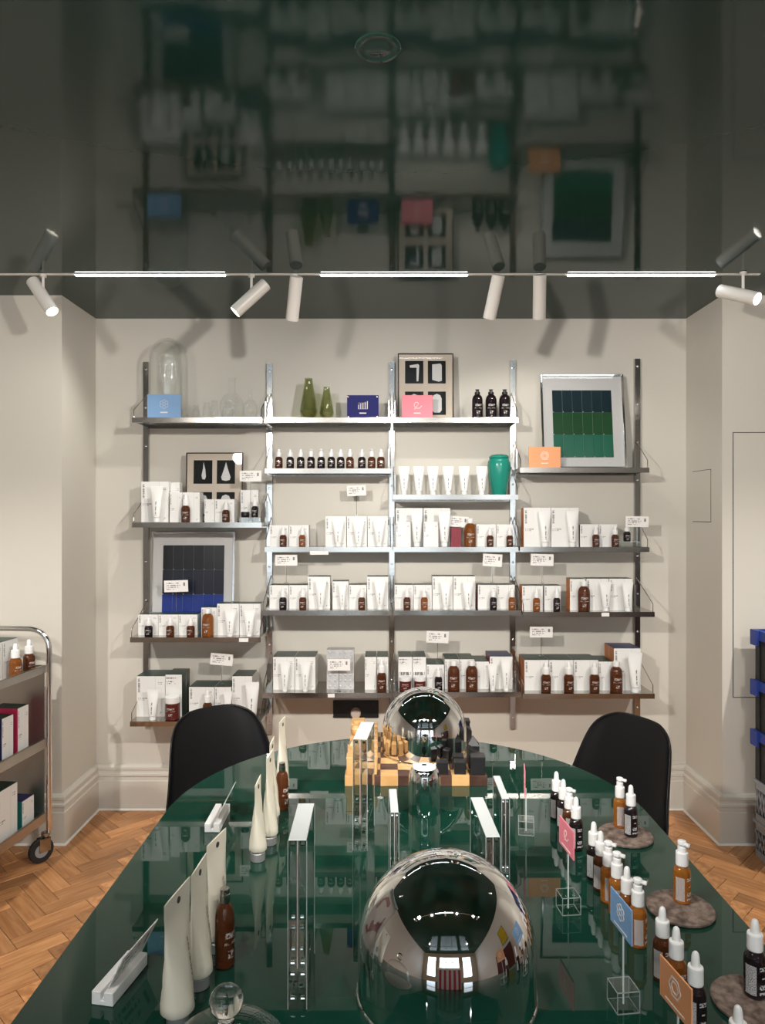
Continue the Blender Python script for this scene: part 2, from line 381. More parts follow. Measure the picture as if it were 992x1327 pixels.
def sweep(path, prof):
    """mitred sweep of (out, z) profile along a plan polyline; room lies to the right of travel"""
    g = G(); n = len(path); P2 = [Vector(p) for p in path]; v = []
    for i, p in enumerate(P2):
        d0 = (P2[i]-P2[i-1]).normalized() if i else None; d1 = (P2[i+1]-P2[i]).normalized() if i < n-1 else None
        n0 = Vector((d0.y, -d0.x)) if d0 else None; n1 = Vector((d1.y, -d1.x)) if d1 else None
        if n0 is None: m = n1
        elif n1 is None: m = n0
        else: m = (n0+n1); m = m/(m.dot(n0))
        for (o, z) in prof: v.append((p.x+m.x*o, p.y+m.y*o, z))
    k = len(prof); f = []
    for i in range(n-1):
        for j in range(k-1): f.append((i*k+j, (i+1)*k+j, (i+1)*k+j+1, i*k+j+1))
    return g.add(v, f)
BP = [(XL, PIL), (AL, PIL), (AL, WALL), (AR, WALL), (AR, PIL), (XR, PIL)]
struct('baseboard_back', sweep(BP, [(0.024, 0.0), (0.024, 0.150), (0.019, 0.154), (0.019, 0.172), (0.026, 0.178), (0.026, 0.188), (0.017, 0.194), (0.017, 0.204),
       (0.021, 0.210), (0.021, 0.222), (0.010, 0.232), (0.0, 0.234)]), 'trim_paint', 30)
struct('trim_1', sweep(BP, [(0.0245, 0.008), (0.028, 0.006), (0.033, 0.0)]), 'caulk', label='white bead along foot of skirting')
# flush access panels
def panel_front(x0, x1, z0, z1):
    g = G(); t = 0.0035
    g.box(x0-t, x1+t, PIL-0.0012, PIL+0.01, z0-t, z1+t, 1); g.box(x0, x1, PIL-0.0025, PIL+0.01, z0, z1, 0)
    return g
struct('door_1', panel_front(X(951, PIL), X(951, PIL)+0.5, Z(903, PIL), Z(561, PIL)), ['wall_paint', 'gap_dark'], label='flush access panel in right pilaster')
ya, yb = F*AR/(922-496), F*AR/(897-496); t_ = 0.003
ya = 3.46; yb = 3.66
g = G(); g.box(AR-0.0012, AR+0.01, ya-t_, yb+t_, 1.52-t_, 1.775+t_, 1); g.box(AR-0.0025, AR+0.01, ya, yb, 1.52, 1.775, 0)
struct('door_2', g, ['wall_paint', 'gap_dark'], label='small flush hatch in alcove side wall')
# round ceiling fitting
g = G(); g.lathe([(0.0, -0.002), (0.026, -0.002), (0.028, -0.0012), (0.040, -0.0012), (0.043, -0.003), (0.050, -0.002), (0.052, 0.0)], 32)
tag(link('ceiling_vent', g.mesh('ceiling_vent', 'ceiling_gloss'), None, (X(490, 1.575), 1.575, CEIL)), 'round dark green fitting set into the glossy ceiling', 'ceiling fitting')

# parquet blocks
W_ = 0.077; n_ = 3
def block(l, wd): return G().bbox(-l/2+0.0009, l/2-0.0009, -wd/2+0.0009, wd/2-0.0009, -0.012, 0, 0.0016)
FB = block(n_*W_, W_).mesh('floor_block', 'wood_floor', 0)
blocks = []
c45 = math.cos(PI/4)
for i in range(-80, 81):
    for j in range(-24, 25):
        for hv in (0, 1):
            ox, oy = i+j*n_, i-j*n_
            cx, cy = (ox+n_/2, oy+0.5) if hv == 0 else (ox+0.5, oy+1+n_/2)
            cx *= W_; cy *= W_
            wx, wy = (cx-cy)*c45, (cx+cy)*c45+1.0
            if XL-0.1 < wx < XR+0.1 and YB < wy < WALL+0.09 and not (wy > PIL+0.09 and not AL-0.09 < wx < AR+0.09):
                blocks.append((wx, wy, PI/4+(PI/2 if hv else 0)))
def in_table(x, y): return y > 0.35 and abs(x-0.063) < 0.651 and (y < 1.88 or ((x-0.063)/0.651)**2+((y-1.88)/0.655)**2 < 1)
near = []; rest = []
for b in blocks:
    x, y, a = b
    vis = y > 0.8 and abs(x/y*F) < 560 and HR+EYE/y*F < 1400 and not in_table(x*0.51, y*0.51)
    (near if vis else rest).append(b)
near.sort(key=lambda b: b[1]); rest += near[300:]; near = near[:300]
for (x, y, a) in near: link('floor_block', FB, fl, (x, y, -0.0008*random.random()), (random.uniform(-.002, .002), random.uniform(-.002, .002), a))
g = G()
for (x, y, a) in rest:
    l, wd = n_*W_/2-0.0007, W_/2-0.0007; ca, sa = math.cos(a), math.sin(a); v = []
    for zz in (-0.012, -0.0006):
        for (u, q) in ((-l, -wd), (l, -wd), (l, wd), (-l, wd)): v.append((x+u*ca-q*sa, y+u*sa+q*ca, zz))
    g.add(v, [(4, 5, 6, 7), (0, 1, 5, 4), (1, 2, 6, 5), (2, 3, 7, 6), (3, 0, 4, 7)])
o = link('floor_blocks_beyond', g.mesh('floor_blocks_beyond', 'wood_floor_rest', 0), fl); o['kind'] = 'stuff'


# things on the unseen sides that the chrome reflects
t = thing('yellow_artwork', 'yellow floral picture hung on the right side wall', 'picture', (XR, 0.55, 1.35))
link('picture_panel', G().box(-0.03, -0.005, -0.28, 0.28, 0, 0.6).mesh('picture_panel', 'yellow_art', 0), t)
link('picture_border', G().box(-0.035, -0.001, -0.30, -0.28, -0.02, 0.62).box(-0.035, -0.001, 0.28, 0.30, -0.02, 0.62).box(-0.034, -0.001, -0.30, 0.30, -0.02, 0).box(-0.034, -0.001, -0.30, 0.30, 0.6, 0.62).mesh('picture_border', 'frame_dark', 0), t)
t = thing('display_cabinet', 'dark maroon display cabinet standing against the right side wall', 'cabinet', (XR, 0.3, 0))
link('carcass', G().bbox(-0.4, -0.002, -0.6, 0.6, 0, 1.15, 0.006).mesh('carcass', 'maroon_panel', 0), t)
for k in (-1, 1):
    dd = link('door', G().bbox(-0.42, -0.401, 0.3*k-0.29, 0.3*k+0.29, 0.03, 1.12, 0.003).mesh('door', 'maroon_panel', 0), t)
    link('knob', G().lathe([(0.004, 0), (0.004, 0.012), (0.012, 0.016), (0.012, 0.022), (0, 0.026)], 12).mesh('knob', 'brass'), dd, (-0.42, 0.04*k, 0.6), (0, -PI/2, 0))

# ------------------------------------------------------------------ table
CX, HW, RB, Y0, Y1 = 0.063, 0.651, 0.655, 1.0, 1.88
def outline(inset, n=40):
    o = []
    for k in range(n+1):
        a = PI*k/n; o.append((CX+(HW-inset)*math.cos(a), Y1+(RB-inset)*math.sin(a)))
    for k in range(n+1):
        a = PI+PI*k/n; o.append((CX+(HW-inset)*math.cos(a), Y0+(RB-inset)*math.sin(a)))
    return o
tb = thing('display_table', 'long round-ended table with glossy dark green glass top', 'table', (CX, 1.4, 0))
def stack(rings, mi):
    g = G(); n = len(rings[0][0]); v = []; f = []
    for (ol, z) in rings: v += [(x-CX, y-1.4, z) for x, y in ol]
    for i in range(len(rings)-1):
        for k in range(n):
            k2 = (k+1) % n; f.append((i*n+k, i*n+k2, (i+1)*n+k2, (i+1)*n+k))
    f.append(tuple(reversed(range(n)))); f.append(tuple((len(rings)-1)*n+k for k in range(n)))
    return g.add(v, f, mi)
g = stack([(outline(0.012), TZ-0.008), (outline(0.009), TZ-0.0075), (outline(0.009), TZ-0.001), (outline(0.010), TZ)], 0)
link('glass_top', g.mesh('glass_top', 'table_gloss', 35), tb)
g = stack([(outline(0.06), TZ-0.045), (outline(0.012), TZ-0.040), (outline(0.002), TZ-0.030), (outline(0.0), TZ-0.018), (outline(0.004), TZ-0.009), (outline(0.012), TZ-0.008)], 0)
link('tabletop', g.mesh('tabletop', 'table_edge', 60), tb)
for yy in (-0.45, 0.55):
    g = G(); g.lathe([(0.27, 0.0), (0.27, 0.012), (0.26, 0.018), (0.07, 0.03), (0.055, 0.05), (0.055, 0.68), (0.10, 0.714)], 32)
    link('pedestal', g.mesh('pedestal', 'steel'), tb, (0, yy, 0))

# ------------------------------------------------------------------ shelving
RX = [-1.248, -0.596, 0.049, 0.687, 1.345]
RBOT = [940, 950, 945, 943, 930]; RTOP = [470, 472, 470, 468, 466]
RNAME = ['leftmost', 'second from left', 'middle', 'second from right', 'rightmost']
for i in range(5):
    z0, z1 = Z(RBOT[i], WALL), Z(RTOP[i], WALL)
    t = thing('shelf_rail', '%s of five upright steel shelf rails on the back wall' % RNAME[i], 'shelf rail', (RX[i], WALL, z0), group='upright steel shelf rails')
    h = z1-z0
    g = G(); g.box(-0.014, 0.014, -0.006, -0.0005, 0, h); g.box(-0.014, -0.010, -0.020, -0.006, 0, h); g.box(0.010, 0.014, -0.020, -0.006, 0, h)
    g.box(-0.014, 0.014, -0.022, -0.020, 0, h)
    link('upright', g.mesh('upright', 'steel', 0), t)
    for k in range(10):
        zz = 0.06+k*(h-0.1)/9
        g = G(); g.lathe([(0.0055, 0), (0.0055, 0.002), (0.003, 0.003), (0, 0.003)], 10)
        link('screw', g.mesh('screw', 'chrome'), t, (0, -0.022, zz), (PI/2, 0, 0))
FU, FL_ = 3.546, 3.476
SH = {}   # (bay, index) -> (top z, front y)
SROW = {0: [541, 677, 826, 935], 1: [541, 607, 709, 791, 898], 2: [541, 641, 709, 791, 897], 3: [606, 709, 793, 899]}
BAYN = ['leftmost bay', 'second bay', 'third bay', 'rightmost bay']
def shelf_name(b, i):
    n = len(SROW[b])
    return 'top shelf' if i == 0 else 'bottom shelf' if i == n-1 else ORD[i]+' shelf'
def wall_shelf(b, i):
    row = SROW[b][i]; fy = FU if row < 720 else FL_
    if b == 0 and row < 700: fy = 3.505
    z = Z(row, fy); SH[(b, i)] = (z, fy)
    x0, x1 = RX[b]+0.004, RX[b+1]-0.004
    t = thing('wall_shelf', 'folded steel %s of the %s' % (shelf_name(b, i), BAYN[b]), 'shelf', ((x0+x1)/2, fy, z), group='steel shelves on the back wall')
    hw = (x1-x0)/2; dp = WALL-0.03-fy
    g = G(); g.box(-hw, hw, 0.0, dp, -0.003, 0); g.box(-hw, hw, 0, 0.003, -0.025, -0.003); g.box(-hw, hw, 0.003, 0.014, -0.025, -0.023)
    g.box(-hw, hw, dp-0.003, dp, -0.03, -0.003); g.box(-hw, -hw+0.002, 0.003, dp-0.003, -0.02, -0.003); g.box(hw-0.002, hw, 0.003, dp-0.003, -0.02, -0.003)
    link('shelf_tray', g.mesh('shelf_tray', 'steel_brushed', 0), t)
    for s in (-1, 1):
        xx = s*(hw-0.005)
        g = G(); g.tube([(xx, dp+0.006, 0.15), (xx, 0.012, 0.040), (xx, 0.010, 0.036), (xx, 0.010, 0.0)], 0.0022, 6)
        link('side_wire', g.mesh('side_wire', 'steel'), t)
        g = G(); g.box(s*(hw-0.012)-0.0035, s*(hw-0.012)+0.0035, dp-0.02, dp+0.008, -0.03, 0.11)
        link('bracket', g.mesh('bracket', 'steel_brushed', 0), t)
    return t
SHO = {}
for b in SROW:
    for i in range(len(SROW[b])): SHO[(b, i)] = wall_shelf(b, i)

# ------------------------------------------------------------------ product kinds (unit models: width 1, height 1)
def unit_meshes():
    M = {}
    def L_(p, mat, seg=18): return G().lathe(p, seg).mesh('u', mat)
    body = [(0.40, 0), (0.47, 0.008), (0.5, 0.03), (0.5, 0.47), (0.48, 0.52), (0.40, 0.565), (0.26, 0.60), (0.24, 0.625)]
    for a in ('amber', 'amber_dark', 'amber_black', 'amber_orange'): M['body_'+a] = L_(body, a)
    M['collar'] = G().lathe([(0.0, 0.60), (0.345, 0.60), (0.36, 0.61), (0.36, 0.80), (0.345, 0.815), (0.20, 0.82), (0.0, 0.82)], 18).mesh('u', 'white_plastic')
    M['bulb'] = G().lathe([(0.205, 0.815), (0.20, 0.87), (0.185, 0.93), (0.15, 0.975), (0.08, 0.997), (0.0, 1.0)], 16).mesh('u', 'white_plastic')
    g = G().lathe([(0.0, 0.79), (0.25, 0.79), (0.25, 0.90), (0.22, 0.905), (0.14, 0.905), (0.14, 0.93), (0.24, 0.935), (0.26, 0.95), (0.25, 0.99), (0.18, 1.0), (0.0, 1.0)], 16)
    g.bbox(-0.09, 0.09, -0.52, -0.05, 0.935, 0.985, 0.02); M['pump_head'] = g.mesh('u', 'white_plastic')
    M['print'] = G().patch(0.508, 0.05, 0.46, -PI*0.93, -PI*0.07, 10).mesh('u', 'bottle_print')
    M['print_table'] = G().patch(0.508, 0.04, 0.47, -PI*1.05, -PI*0.15, 12).mesh('u', 'table_bottle_print')
    big = [(0.42, 0), (0.48, 0.01), (0.5, 0.03), (0.5, 0.60), (0.48, 0.68), (0.42, 0.75), (0.32, 0.80), (0.22, 0.825), (0.20, 0.85)]
    for a in ('amber', 'amber_dark', 'amber_black'): M['big_'+a] = L_(big, a)
    M['big_cap'] = L_([(0.0, 0.83), (0.235, 0.83), (0.25, 0.84), (0.25, 0.985), (0.235, 1.0), (0, 1.0)], 'white_plastic')
    M['big_cap_black'] = L_([(0.0, 0.83), (0.235, 0.83), (0.25, 0.84), (0.25, 0.91), (0.15, 0.92), (0.14, 0.98), (0.20, 0.985), (0.20, 1.0), (0, 1.0)], 'black_cap')
    M['big_print'] = G().patch(0.508, 0.06, 0.58, -PI*0.88, -PI*0.12, 10).mesh('u', 'bottle_print')
    # squeezed tube standing on its cap, crimp along x
    def tube_mesh(mat, w=1.0, d=0.62, wb=0.62):
        g = G(); seg = 20; v = []; f = []; R_ = []
        n = 9
        for k in range(n+1):
            u = k/n; z = 0.14+u*0.80
            rx = (wb+(w-wb)*(u**0.8))/2; ry = max(0.012, (d/2)*(1-u**1.7))
            R_.append((rx, ry, z))
        R_ = [(0.17, 0.17, 0.125), (wb/2*0.85, d/2*0.9, 0.13)]+R_+[(w/2, 0.012, 1.0)]
        for (rx, ry, z) in R_:
            for k in range(seg): a = 2*PI*k/seg; v.append((rx*math.cos(a), ry*math.sin(a), z))
        for i in range(len(R_)-1):
            for k in range(seg): k2 = (k+1) % seg; f.append((i*seg+k, i*seg+k2, (i+1)*seg+k2, (i+1)*seg+k))
        f.append(tuple(reversed(range(seg)))); f.append(tuple((len(R_)-1)*seg+k for k in range(seg)))
        return g.add(v, f).mesh('u', mat, 50)
    M['tube_body'] = tube_mesh('white_tube')
    M['tube_cap'] = L_([(0.24, 0), (0.26, 0.01), (0.25, 0.13), (0.23, 0.14), (0, 0.14)], 'white_plastic')
    v = []; f = []; uv = []                      # print patch on tube front, follows the flattening wall
    for k in range(9):
        u = 0.04+0.82*k/8; z = 0.14+u*0.80; ry = max(0.012, 0.31*(1-u**1.7)); rx = (0.62+0.38*(u**0.8))/2
        for q in range(5):
            xx = (-0.42+0.84*q/4)*rx*1.2
            v.append((xx, -ry*math.sqrt(max(0, 1-(xx/rx)**2))-0.012, z))
    for k in range(8):
        for q in range(4):
            f.append((k*5+q, k*5+q+1, k*5+q+6, k*5+q+5)); uv.append([(q/4, k/8), ((q+1)/4, k/8), ((q+1)/4, (k+1)/8), (q/4, (k+1)/8)])
    M['tube_print'] = G().add(v, f, 0, uv).mesh('u', 'tube_print')
    M['jar_body'] = L_([(0.45, 0), (0.49, 0.02), (0.5, 0.05), (0.5, 0.70), (0.47, 0.74)], 'maroon_jar')
    M['jar_lid'] = L_([(0, 0.72), (0.5, 0.72), (0.51, 0.74), (0.51, 0.98), (0.49, 1.0), (0, 1.0)], 'white_plastic')
    M['jar_print'] = G().patch(0.508, 0.1, 0.64, -PI*0.85, -PI*0.15, 8).mesh('u', 'bottle_print')
    return M
U = unit_meshes()
def bottle(kind, tint, loc, w, h, label, rz=0, group=None, table=False):
    nm = {'drop': 'dropper_bottle', 'pump': 'pump_bottle', 'big': 'glass_bottle', 'bigblack': 'glass_bottle', 'jar': 'cream_jar', 'tube': 'cream_tube'}[kind]
    t = thing(nm, label, {'jar': 'jar', 'tube': 'tube'}.get(kind, 'bottle'), loc, rz, (w, w, h), group)
    if kind in ('drop', 'pump'):
        parts = [('bottle_body', 'body_'+tint), ('collar', 'collar'), ('dropper_bulb', 'bulb') if kind == 'drop' else ('pump_head', 'pump_head'), ('label_print', 'print_table' if table else 'print')]
    elif kind == 'big': parts = [('bottle_body', 'big_'+tint), ('cap', 'big_cap'), ('label_print', 'big_print')]
    elif kind == 'bigblack': parts = [('bottle_body', 'big_'+tint), ('cap', 'big_cap_black'), ('label_print', 'big_print')]
    elif kind == 'jar': parts = [('jar_body', 'jar_body'), ('lid', 'jar_lid'), ('label_print', 'jar_print')]
    else: parts = [('tube_body', 'tube_body'), ('cap', 'tube_cap'), ('label_print', 'tube_print')]
    for a, b in parts: link(a, U[b], t)
    return t
def carton(x0, x1, y0, dep, z, h, label, left='carton_side', right='carton_side', top='carton_green', front='carton_front', group=None):
    """folded product carton: body with printed front, top flap with tuck seam"""
    wd = x1-x0; cx = (x0+x1)/2
    t = thing('product_carton', label, 'carton', (cx, y0, z), group=group)
    e = 0.0006
    g = G(); g.box(-wd/2+e, wd/2-e, 0, dep, 0, h-0.0015, [0, 3, 1, 2, 3, 3])
    link('carton_body', g.mesh('carton_body', [front, left, right, 'carton_white'], 0), t)
    g = G(); g.bbox(-wd/2+e, wd/2-e, 0.0008, dep, h-0.0015, h, 0.0004)
    link('top_flap', g.mesh('top_flap', top, 0), t)
    return t
def price_tag(x0, x1, z0, z1, y, zb, label, tilt=0.0, roll=0.0):
    """printed card on a thin wire with a clear block foot"""
    cx = (x0+x1)/2
    t = thing('price_card', label, 'price card', (cx, y, zb), group='white price cards on wires')
    wd, hh = (x1-x0)/2, (z1-z0)
    zm = (z0+z1)/2-zb
    g = G(); g.box(-wd, wd, -0.0006, 0.0006, -hh/2, hh/2)
    link('card', g.mesh('card', 'tag_card', 0), t, (0, -0.002, zm), (tilt, roll, 0))
    g = G(); g.tube([(0, 0, 0.008), (0, 0, max(0.012, zm-hh/2+0.006))], 0.0011, 6); link('wire', g.mesh('wire', 'steel'), t)
    g = G(); g.bbox(-0.010, 0.010, -0.010, 0.010, 0.0, 0.012, 0.001); link('foot', g.mesh('foot', 'acrylic_thin', 0), t)
    return t

# contents of every shelf: pixel extents are turned into metres at the item's own depth
# box: (x0, x1, top_row, {opts});  bottles: (kind, tint, x0, x1, top_row)
S = {}
GR = {}
def B(x0, x1, row_, **k): return ("box", x0, x1, row_, k)
A_, D_, K_, O_ = 'amber', 'amber_dark', 'amber_black', 'amber_orange'
S[(0, 1)] = [B(183, 219, 624, off=.075, top='carton_white'), B(219.3, 233, 625, off=.11, dep=.05, top='carton_white'), B(220, 236, 638, top='carton_white'), B(236.3, 259, 638, top='carton_white'),
             B(265, 278, 647, top='carton_white'), B(278.3, 304, 647, top='carton_white'),
             ('tube', '', 195, 211, 630), ('drop', D_, 235, 246.5, 641), ('drop', D_, 288, 298, 650)]
S[(0, 2)] = [B(179, 205, 796), B(205.3, 231, 796), B(231.3, 256, 796), B(261, 281, 787, left='carton_teal'), B(281.4, 310, 782), B(310.4, 338, 782),
             ('drop', K_, 187.5, 198, 801), ('drop', D_, 215.5, 226, 801), ('drop', D_, 242, 252.5, 801), ('big', A_, 262, 277, 789),
             ('tube', '', 291, 306, 790), ('tube', '', 316, 331, 790)]
S[(0, 3)] = [B(177, 214, 876, deep=2, off=.085), B(214.4, 236, 874, deep=2, right='carton_green', front='carton_bottle_front', off=.085), B(245, 278, 890, deep=2, off=.085), B(278.4, 300, 890, deep=2, off=.085), B(301, 327, 876, deep=2, off=.085),
             ('tube', '', 190, 206, 893), ('jar', '', 214.5, 233, 902), ('drop', D_, 263, 275, 895), ('tube', '', 290, 301, 896), ('tube', '', 318, 336, 884)]
S[(1, 1)] = [('pump' if i in (3, 4, 9) else 'drop', D_ if i in (0, 7, 9, 10) else K_, c-5.0, c+5.0, 582) for i, c in enumerate([361.6, 376.4, 390, 403.4, 416.5, 429.6, 441.8, 453.8, 469.2, 481.9, 494])]
S[(1, 2)] = [B(349.4, 374.5, 680.5, top='carton_white'), B(374.8, 400.5, 680.5, top='carton_white', right='carton_grey'), B(422, 449, 669, top='carton_white'), B(449.6, 476, 669, top='carton_white'), B(476.6, 503, 669, top='carton_white'),
             ('drop', D_, 362.5, 371.8, 683), ('drop', A_, 387.5, 396.3, 683), ('tube', '', 431, 446, 674), ('tube', '', 457.5, 472.5, 674), ('tube', '', 484, 499, 674)]
S[(1, 3)] = [B(349.4, 374.5, 758), B(374.8, 399, 758), B(399.3, 428, 747), B(431, 452, 753), B(452.3, 475.3, 757.6), B(476, 503.4, 747),
             ('drop', K_, 362, 371.8, 763), ('drop', D_, 387.8, 397.6, 763), ('tube', '', 409, 423, 752), ('tube', '', 439, 449, 757), ('drop', D_, 464.4, 473.8, 763), ('tube', '', 485, 500, 752)]
S[(1, 4)] = [B(354, 382, 851, deep=2), B(382.3, 409, 851, deep=2), B(473, 488, 851, deep=2), B(488.6, 503.6, 851, deep=2),
             ('tube', '', 363, 376, 858), ('tube', '', 389.5, 402.5, 858), ('drop', D_, 488.6, 501, 855)]
S[(2, 0)] = [('bigblack', K_, 612, 626, 505), ('bigblack', K_, 629.4, 644, 505), ('bigblack', K_, 647, 662, 505)]
S[(2, 1)] = [('tube', '', c-7, c+7, 604.5) for c in (523.8, 542.8, 561.2, 581.2, 601.9, 624.6)]
S[(2, 2)] = [B(513, 548.5, 658, off=.10, dep=.05, top='carton_green'), B(549, 584, 658, off=.10, dep=.05, top='carton_green'), B(513, 532.7, 676, off=.05, dep=.045, top='carton_white'), B(549, 568.6, 676, off=.05, dep=.045, top='carton_white'),
             B(585, 598, 684, off=.04, front='carton_red', left='carton_red', right='carton_red', top='carton_red'), B(617.5, 643.3, 679.5, top='carton_white'), B(643.6, 665.4, 679.5, top='carton_white'),
             ('tube', '', 533, 548, 663), ('tube', '', 568.5, 584, 663), ('big', A_, 602, 617, 672), ('drop', D_, 631, 640, 684), ('drop', D_, 656.6, 665.6, 684)]
S[(2, 3)] = [B(511.6, 536, 757.6), B(536.3, 560, 757.6), B(560.6, 587.4, 746.5), B(587.8, 616.3, 746.5), B(619.6, 644, 757.6, left='carton_red'), B(644.3, 667.5, 757.6),
             ('drop', D_, 523, 532.5, 763), ('drop', A_, 545.5, 554.8, 763), ('tube', '', 571, 585, 753), ('tube', '', 600, 614, 753), ('drop', K_, 635, 644.3, 763), ('drop', A_, 659.3, 668.6, 763)]
S[(2, 4)] = [B(516.5, 534.6, 851, off=.075, deep=2, front='carton_bottle_front'), B(535, 552.5, 851, off=.075, deep=2, front='carton_bottle_front'), B(553, 576, 861, deep=2), B(576.6, 595.6, 854, deep=2), B(596, 615, 854, deep=2), B(615.4, 634, 857, deep=2), B(635, 664.6, 850.5, deep=2, left='carton_red', top='carton_navy'),
             ('jar', '', 518, 533, 877), ('jar', '', 537, 552, 877), ('drop', K_, 563.5, 573.5, 864), ('big', D_, 580.5, 596, 856), ('big', D_, 604, 619.6, 856), ('tube', '', 633, 645, 860), ('tube', '', 650, 663, 854)]
S[(3, 1)] = [B(679, 714, 658, left='carton_orange', top='carton_white'), B(714.5, 750.5, 658, top='carton_white', right='carton_red'), B(752, 776.3, 679.5, top='carton_white', left='carton_red'), B(776.6, 800.5, 679.5, top='carton_white'),
             ('tube', '', 698.5, 714.5, 662), ('tube', '', 734.5, 750, 662), ('drop', D_, 768, 777.3, 682), ('drop', D_, 793, 802.3, 682)]
S[(3, 2)] = [B(677, 704, 758.7, left='carton_orange'), B(706, 727.3, 758.7), B(739, 759, 750, left='carton_orange'), B(760.4, 789.5, 749.6), B(790, 820, 749.6),
             ('drop', A_, 691, 700.3, 763), ('drop', K_, 717.4, 726.6, 763), ('big', D_, 749.5, 765, 753), ('tube', '', 778, 793, 754), ('tube', '', 807, 821, 754)]
S[(3, 3)] = [B(680, 711.5, 855, deep=2, left='carton_orange'), B(712, 743.6, 855, deep=2), B(744, 776, 855, deep=2), B(776.4, 795, 857, deep=2), B(796, 831, 840, deep=2, left='carton_orange', top='carton_navy'),
             ('drop', D_, 701.5, 714.5, 858), ('drop', D_, 731, 744, 858), ('drop', D_, 764.5, 777.3, 858), ('big', D_, 791, 807, 857), ('tube', '', 814, 833, 846)]
KN = {'drop': 'dropper bottle', 'pump': 'pump bottle', 'big': 'bottle with white cap', 'bigblack': 'black bottle', 'jar': 'dark red jar with white lid', 'tube': 'white tube standing on its cap'}
TN = {A_: 'bright amber', D_: 'dark brown', K_: 'blackish', '': ''}
for (b, i), items in S.items():
    z, fy = SH[(b, i)]; where = '%s, %s' % (shelf_name(b, i), BAYN[b])
    bx = [it for it in items if it[0] == 'box']; bx.sort(key=lambda t: t[1])
    lower = fy < 3.5
    for q, it in enumerate(bx):
        _, x0, x1, top, k = it
        off = k.get('off', 0.066 if lower else 0.055); y0 = fy+off; dep = k.get('dep', 0.075 if lower else 0.07)
        size = 'tall' if (SROW[b][i]-top) > 36 else 'small'
        col = {'carton_red': ' red-sided', 'carton_orange': ' orange-sided', 'carton_teal': ' teal-sided'}.get(k.get('left'), '')
        kk = {a: k[a] for a in ('left', 'right', 'top', 'front') if a in k}
        white = 'maroon' if k.get('front') == 'carton_red' else 'white'
        lab = '%s%s %s carton, %s of %s from left, %s' % (size, col, white, ORD[q], NUM[len(bx)], where)
        carton(X(x0, y0), X(x1, y0), y0, dep, z, Z(top, y0)-z, lab, group='cartons on the wall shelves', **kk)
        for m in range(1, k.get('deep', 1)):
            y2 = y0+(dep+0.002)*m
            if y2+dep > WALL-0.035: dep2 = WALL-0.036-y2
            else: dep2 = dep
            carton(X(x0, y0), X(x1, y0), y2, dep2, z, Z(top, y0)-z-0.0005, 'carton directly behind the %s of %s front cartons, %s' % (ORD[q], NUM[len(bx)], where), group='cartons on the wall shelves', **kk)
    for kind in ('drop', 'pump', 'big', 'bigblack', 'jar', 'tube'):
        ks = sorted([it for it in items if it[0] == kind], key=lambda t: t[2])
        for q, (_, tint, x0, x1, top) in enumerate(ks):
            wd = (x1-x0)*fy/F
            yb = fy+wd/2+(0.010 if lower else 0.008)
            if kind == 'tube': yb = fy+0.031
            wd = X(x1, yb)-X(x0, yb)
            pos = '%s of %s from left' % (ORD[q], NUM[len(ks)]) if len(ks) > 1 else 'the only one'
            lab = '%s %s, %s, %s' % (TN[tint], KN[kind], pos, where)
            if kind == 'bigblack': lab = '%s, %s, %s' % (KN[kind], pos, where)
            bottle(kind, tint, ((X(x0, yb)+X(x1, yb))/2, yb, z+0.0003), wd, Z(top, yb)-z, lab.strip(), random.uniform(-.2, .2) if kind != 'tube' else random.uniform(-.06, .06), 'bottles and tubes on the wall shelves')

# price cards (x0, x1, y0, y1, foot row, shelf, extra depth offset, roll)
for (x0, x1, y0, y1, fr, key, off, roll, lab) in [
    (311, 339, 610, 624, 672, (0, 1), .03, 0.0, 'white price card on wire before the drop photographs, leftmost bay'),
    (213, 244, 752, 767, 796, (0, 2), .10, -0.03, 'white price card on wire before the blue framed print'),
    (273, 302, 847, 862, 890, (0, 3), .10, 0.08, 'white price card above the left black chair'),
    (450, 474.5, 629, 642.5, 669, (1, 2), .09, -0.04, 'white price card below the row of eleven dropper bottles'),
    (357, 385.5, 719, 733, 758, (1, 3), .09, 0.0, 'white price card at left on fourth shelf of second bay'),
    (425, 454, 854, 869, 897, (1, 4), .03, 0.0, 'white price card in front of the silver dotted carton'),
    (583, 607, 669, 683, 684, (2, 2), .07, 0.08, 'white price card on the maroon carton, third bay'),
    (626, 651, 718, 734, 757, (2, 3), .09, 0.06, 'white price card at right on fourth shelf of third bay'),
    (553, 581.6, 818, 833, 861, (2, 4), .10, 0.04, 'white price card above the bottom shelf of third bay'),
    (811, 841, 669, 683, 700, (3, 1), .03, 0.02, 'white price card at right end of second shelf, rightmost bay'),
    (688, 717.6, 718, 733, 758.7, (3, 2), .09, 0.03, 'white price card over the orange-sided cartons, third shelf of rightmost bay'),
    (687, 716.5, 812, 826, 855, (3, 3), .11, 0.0, 'white price card over the bottom row of cartons, rightmost bay')]:
    z, fy = SH[key]; y = fy+off
    foot = z if lab.startswith(('white price card in front', 'white price card on wire before the drop', 'white price card at right end')) else None
    if foot is None:
        # rests on the carton top: carton height was measured at its own front face
        lower = fy < 3.5; k = [it for it in S[key] if it[0] == 'box' and it[1] < (x0+x1)/2 < it[2]]
        it = min(k, key=lambda t: t[3]) if k else None
        yb = fy+(it[4].get('off', 0.066 if lower else 0.055) if it else .06)
        foot = Z(it[3], yb) if it else Z(fr, y)
    price_tag(X(x0, y), X(x1, y), Z(y1, y), Z(y0, y), y, foot, lab, roll=roll)
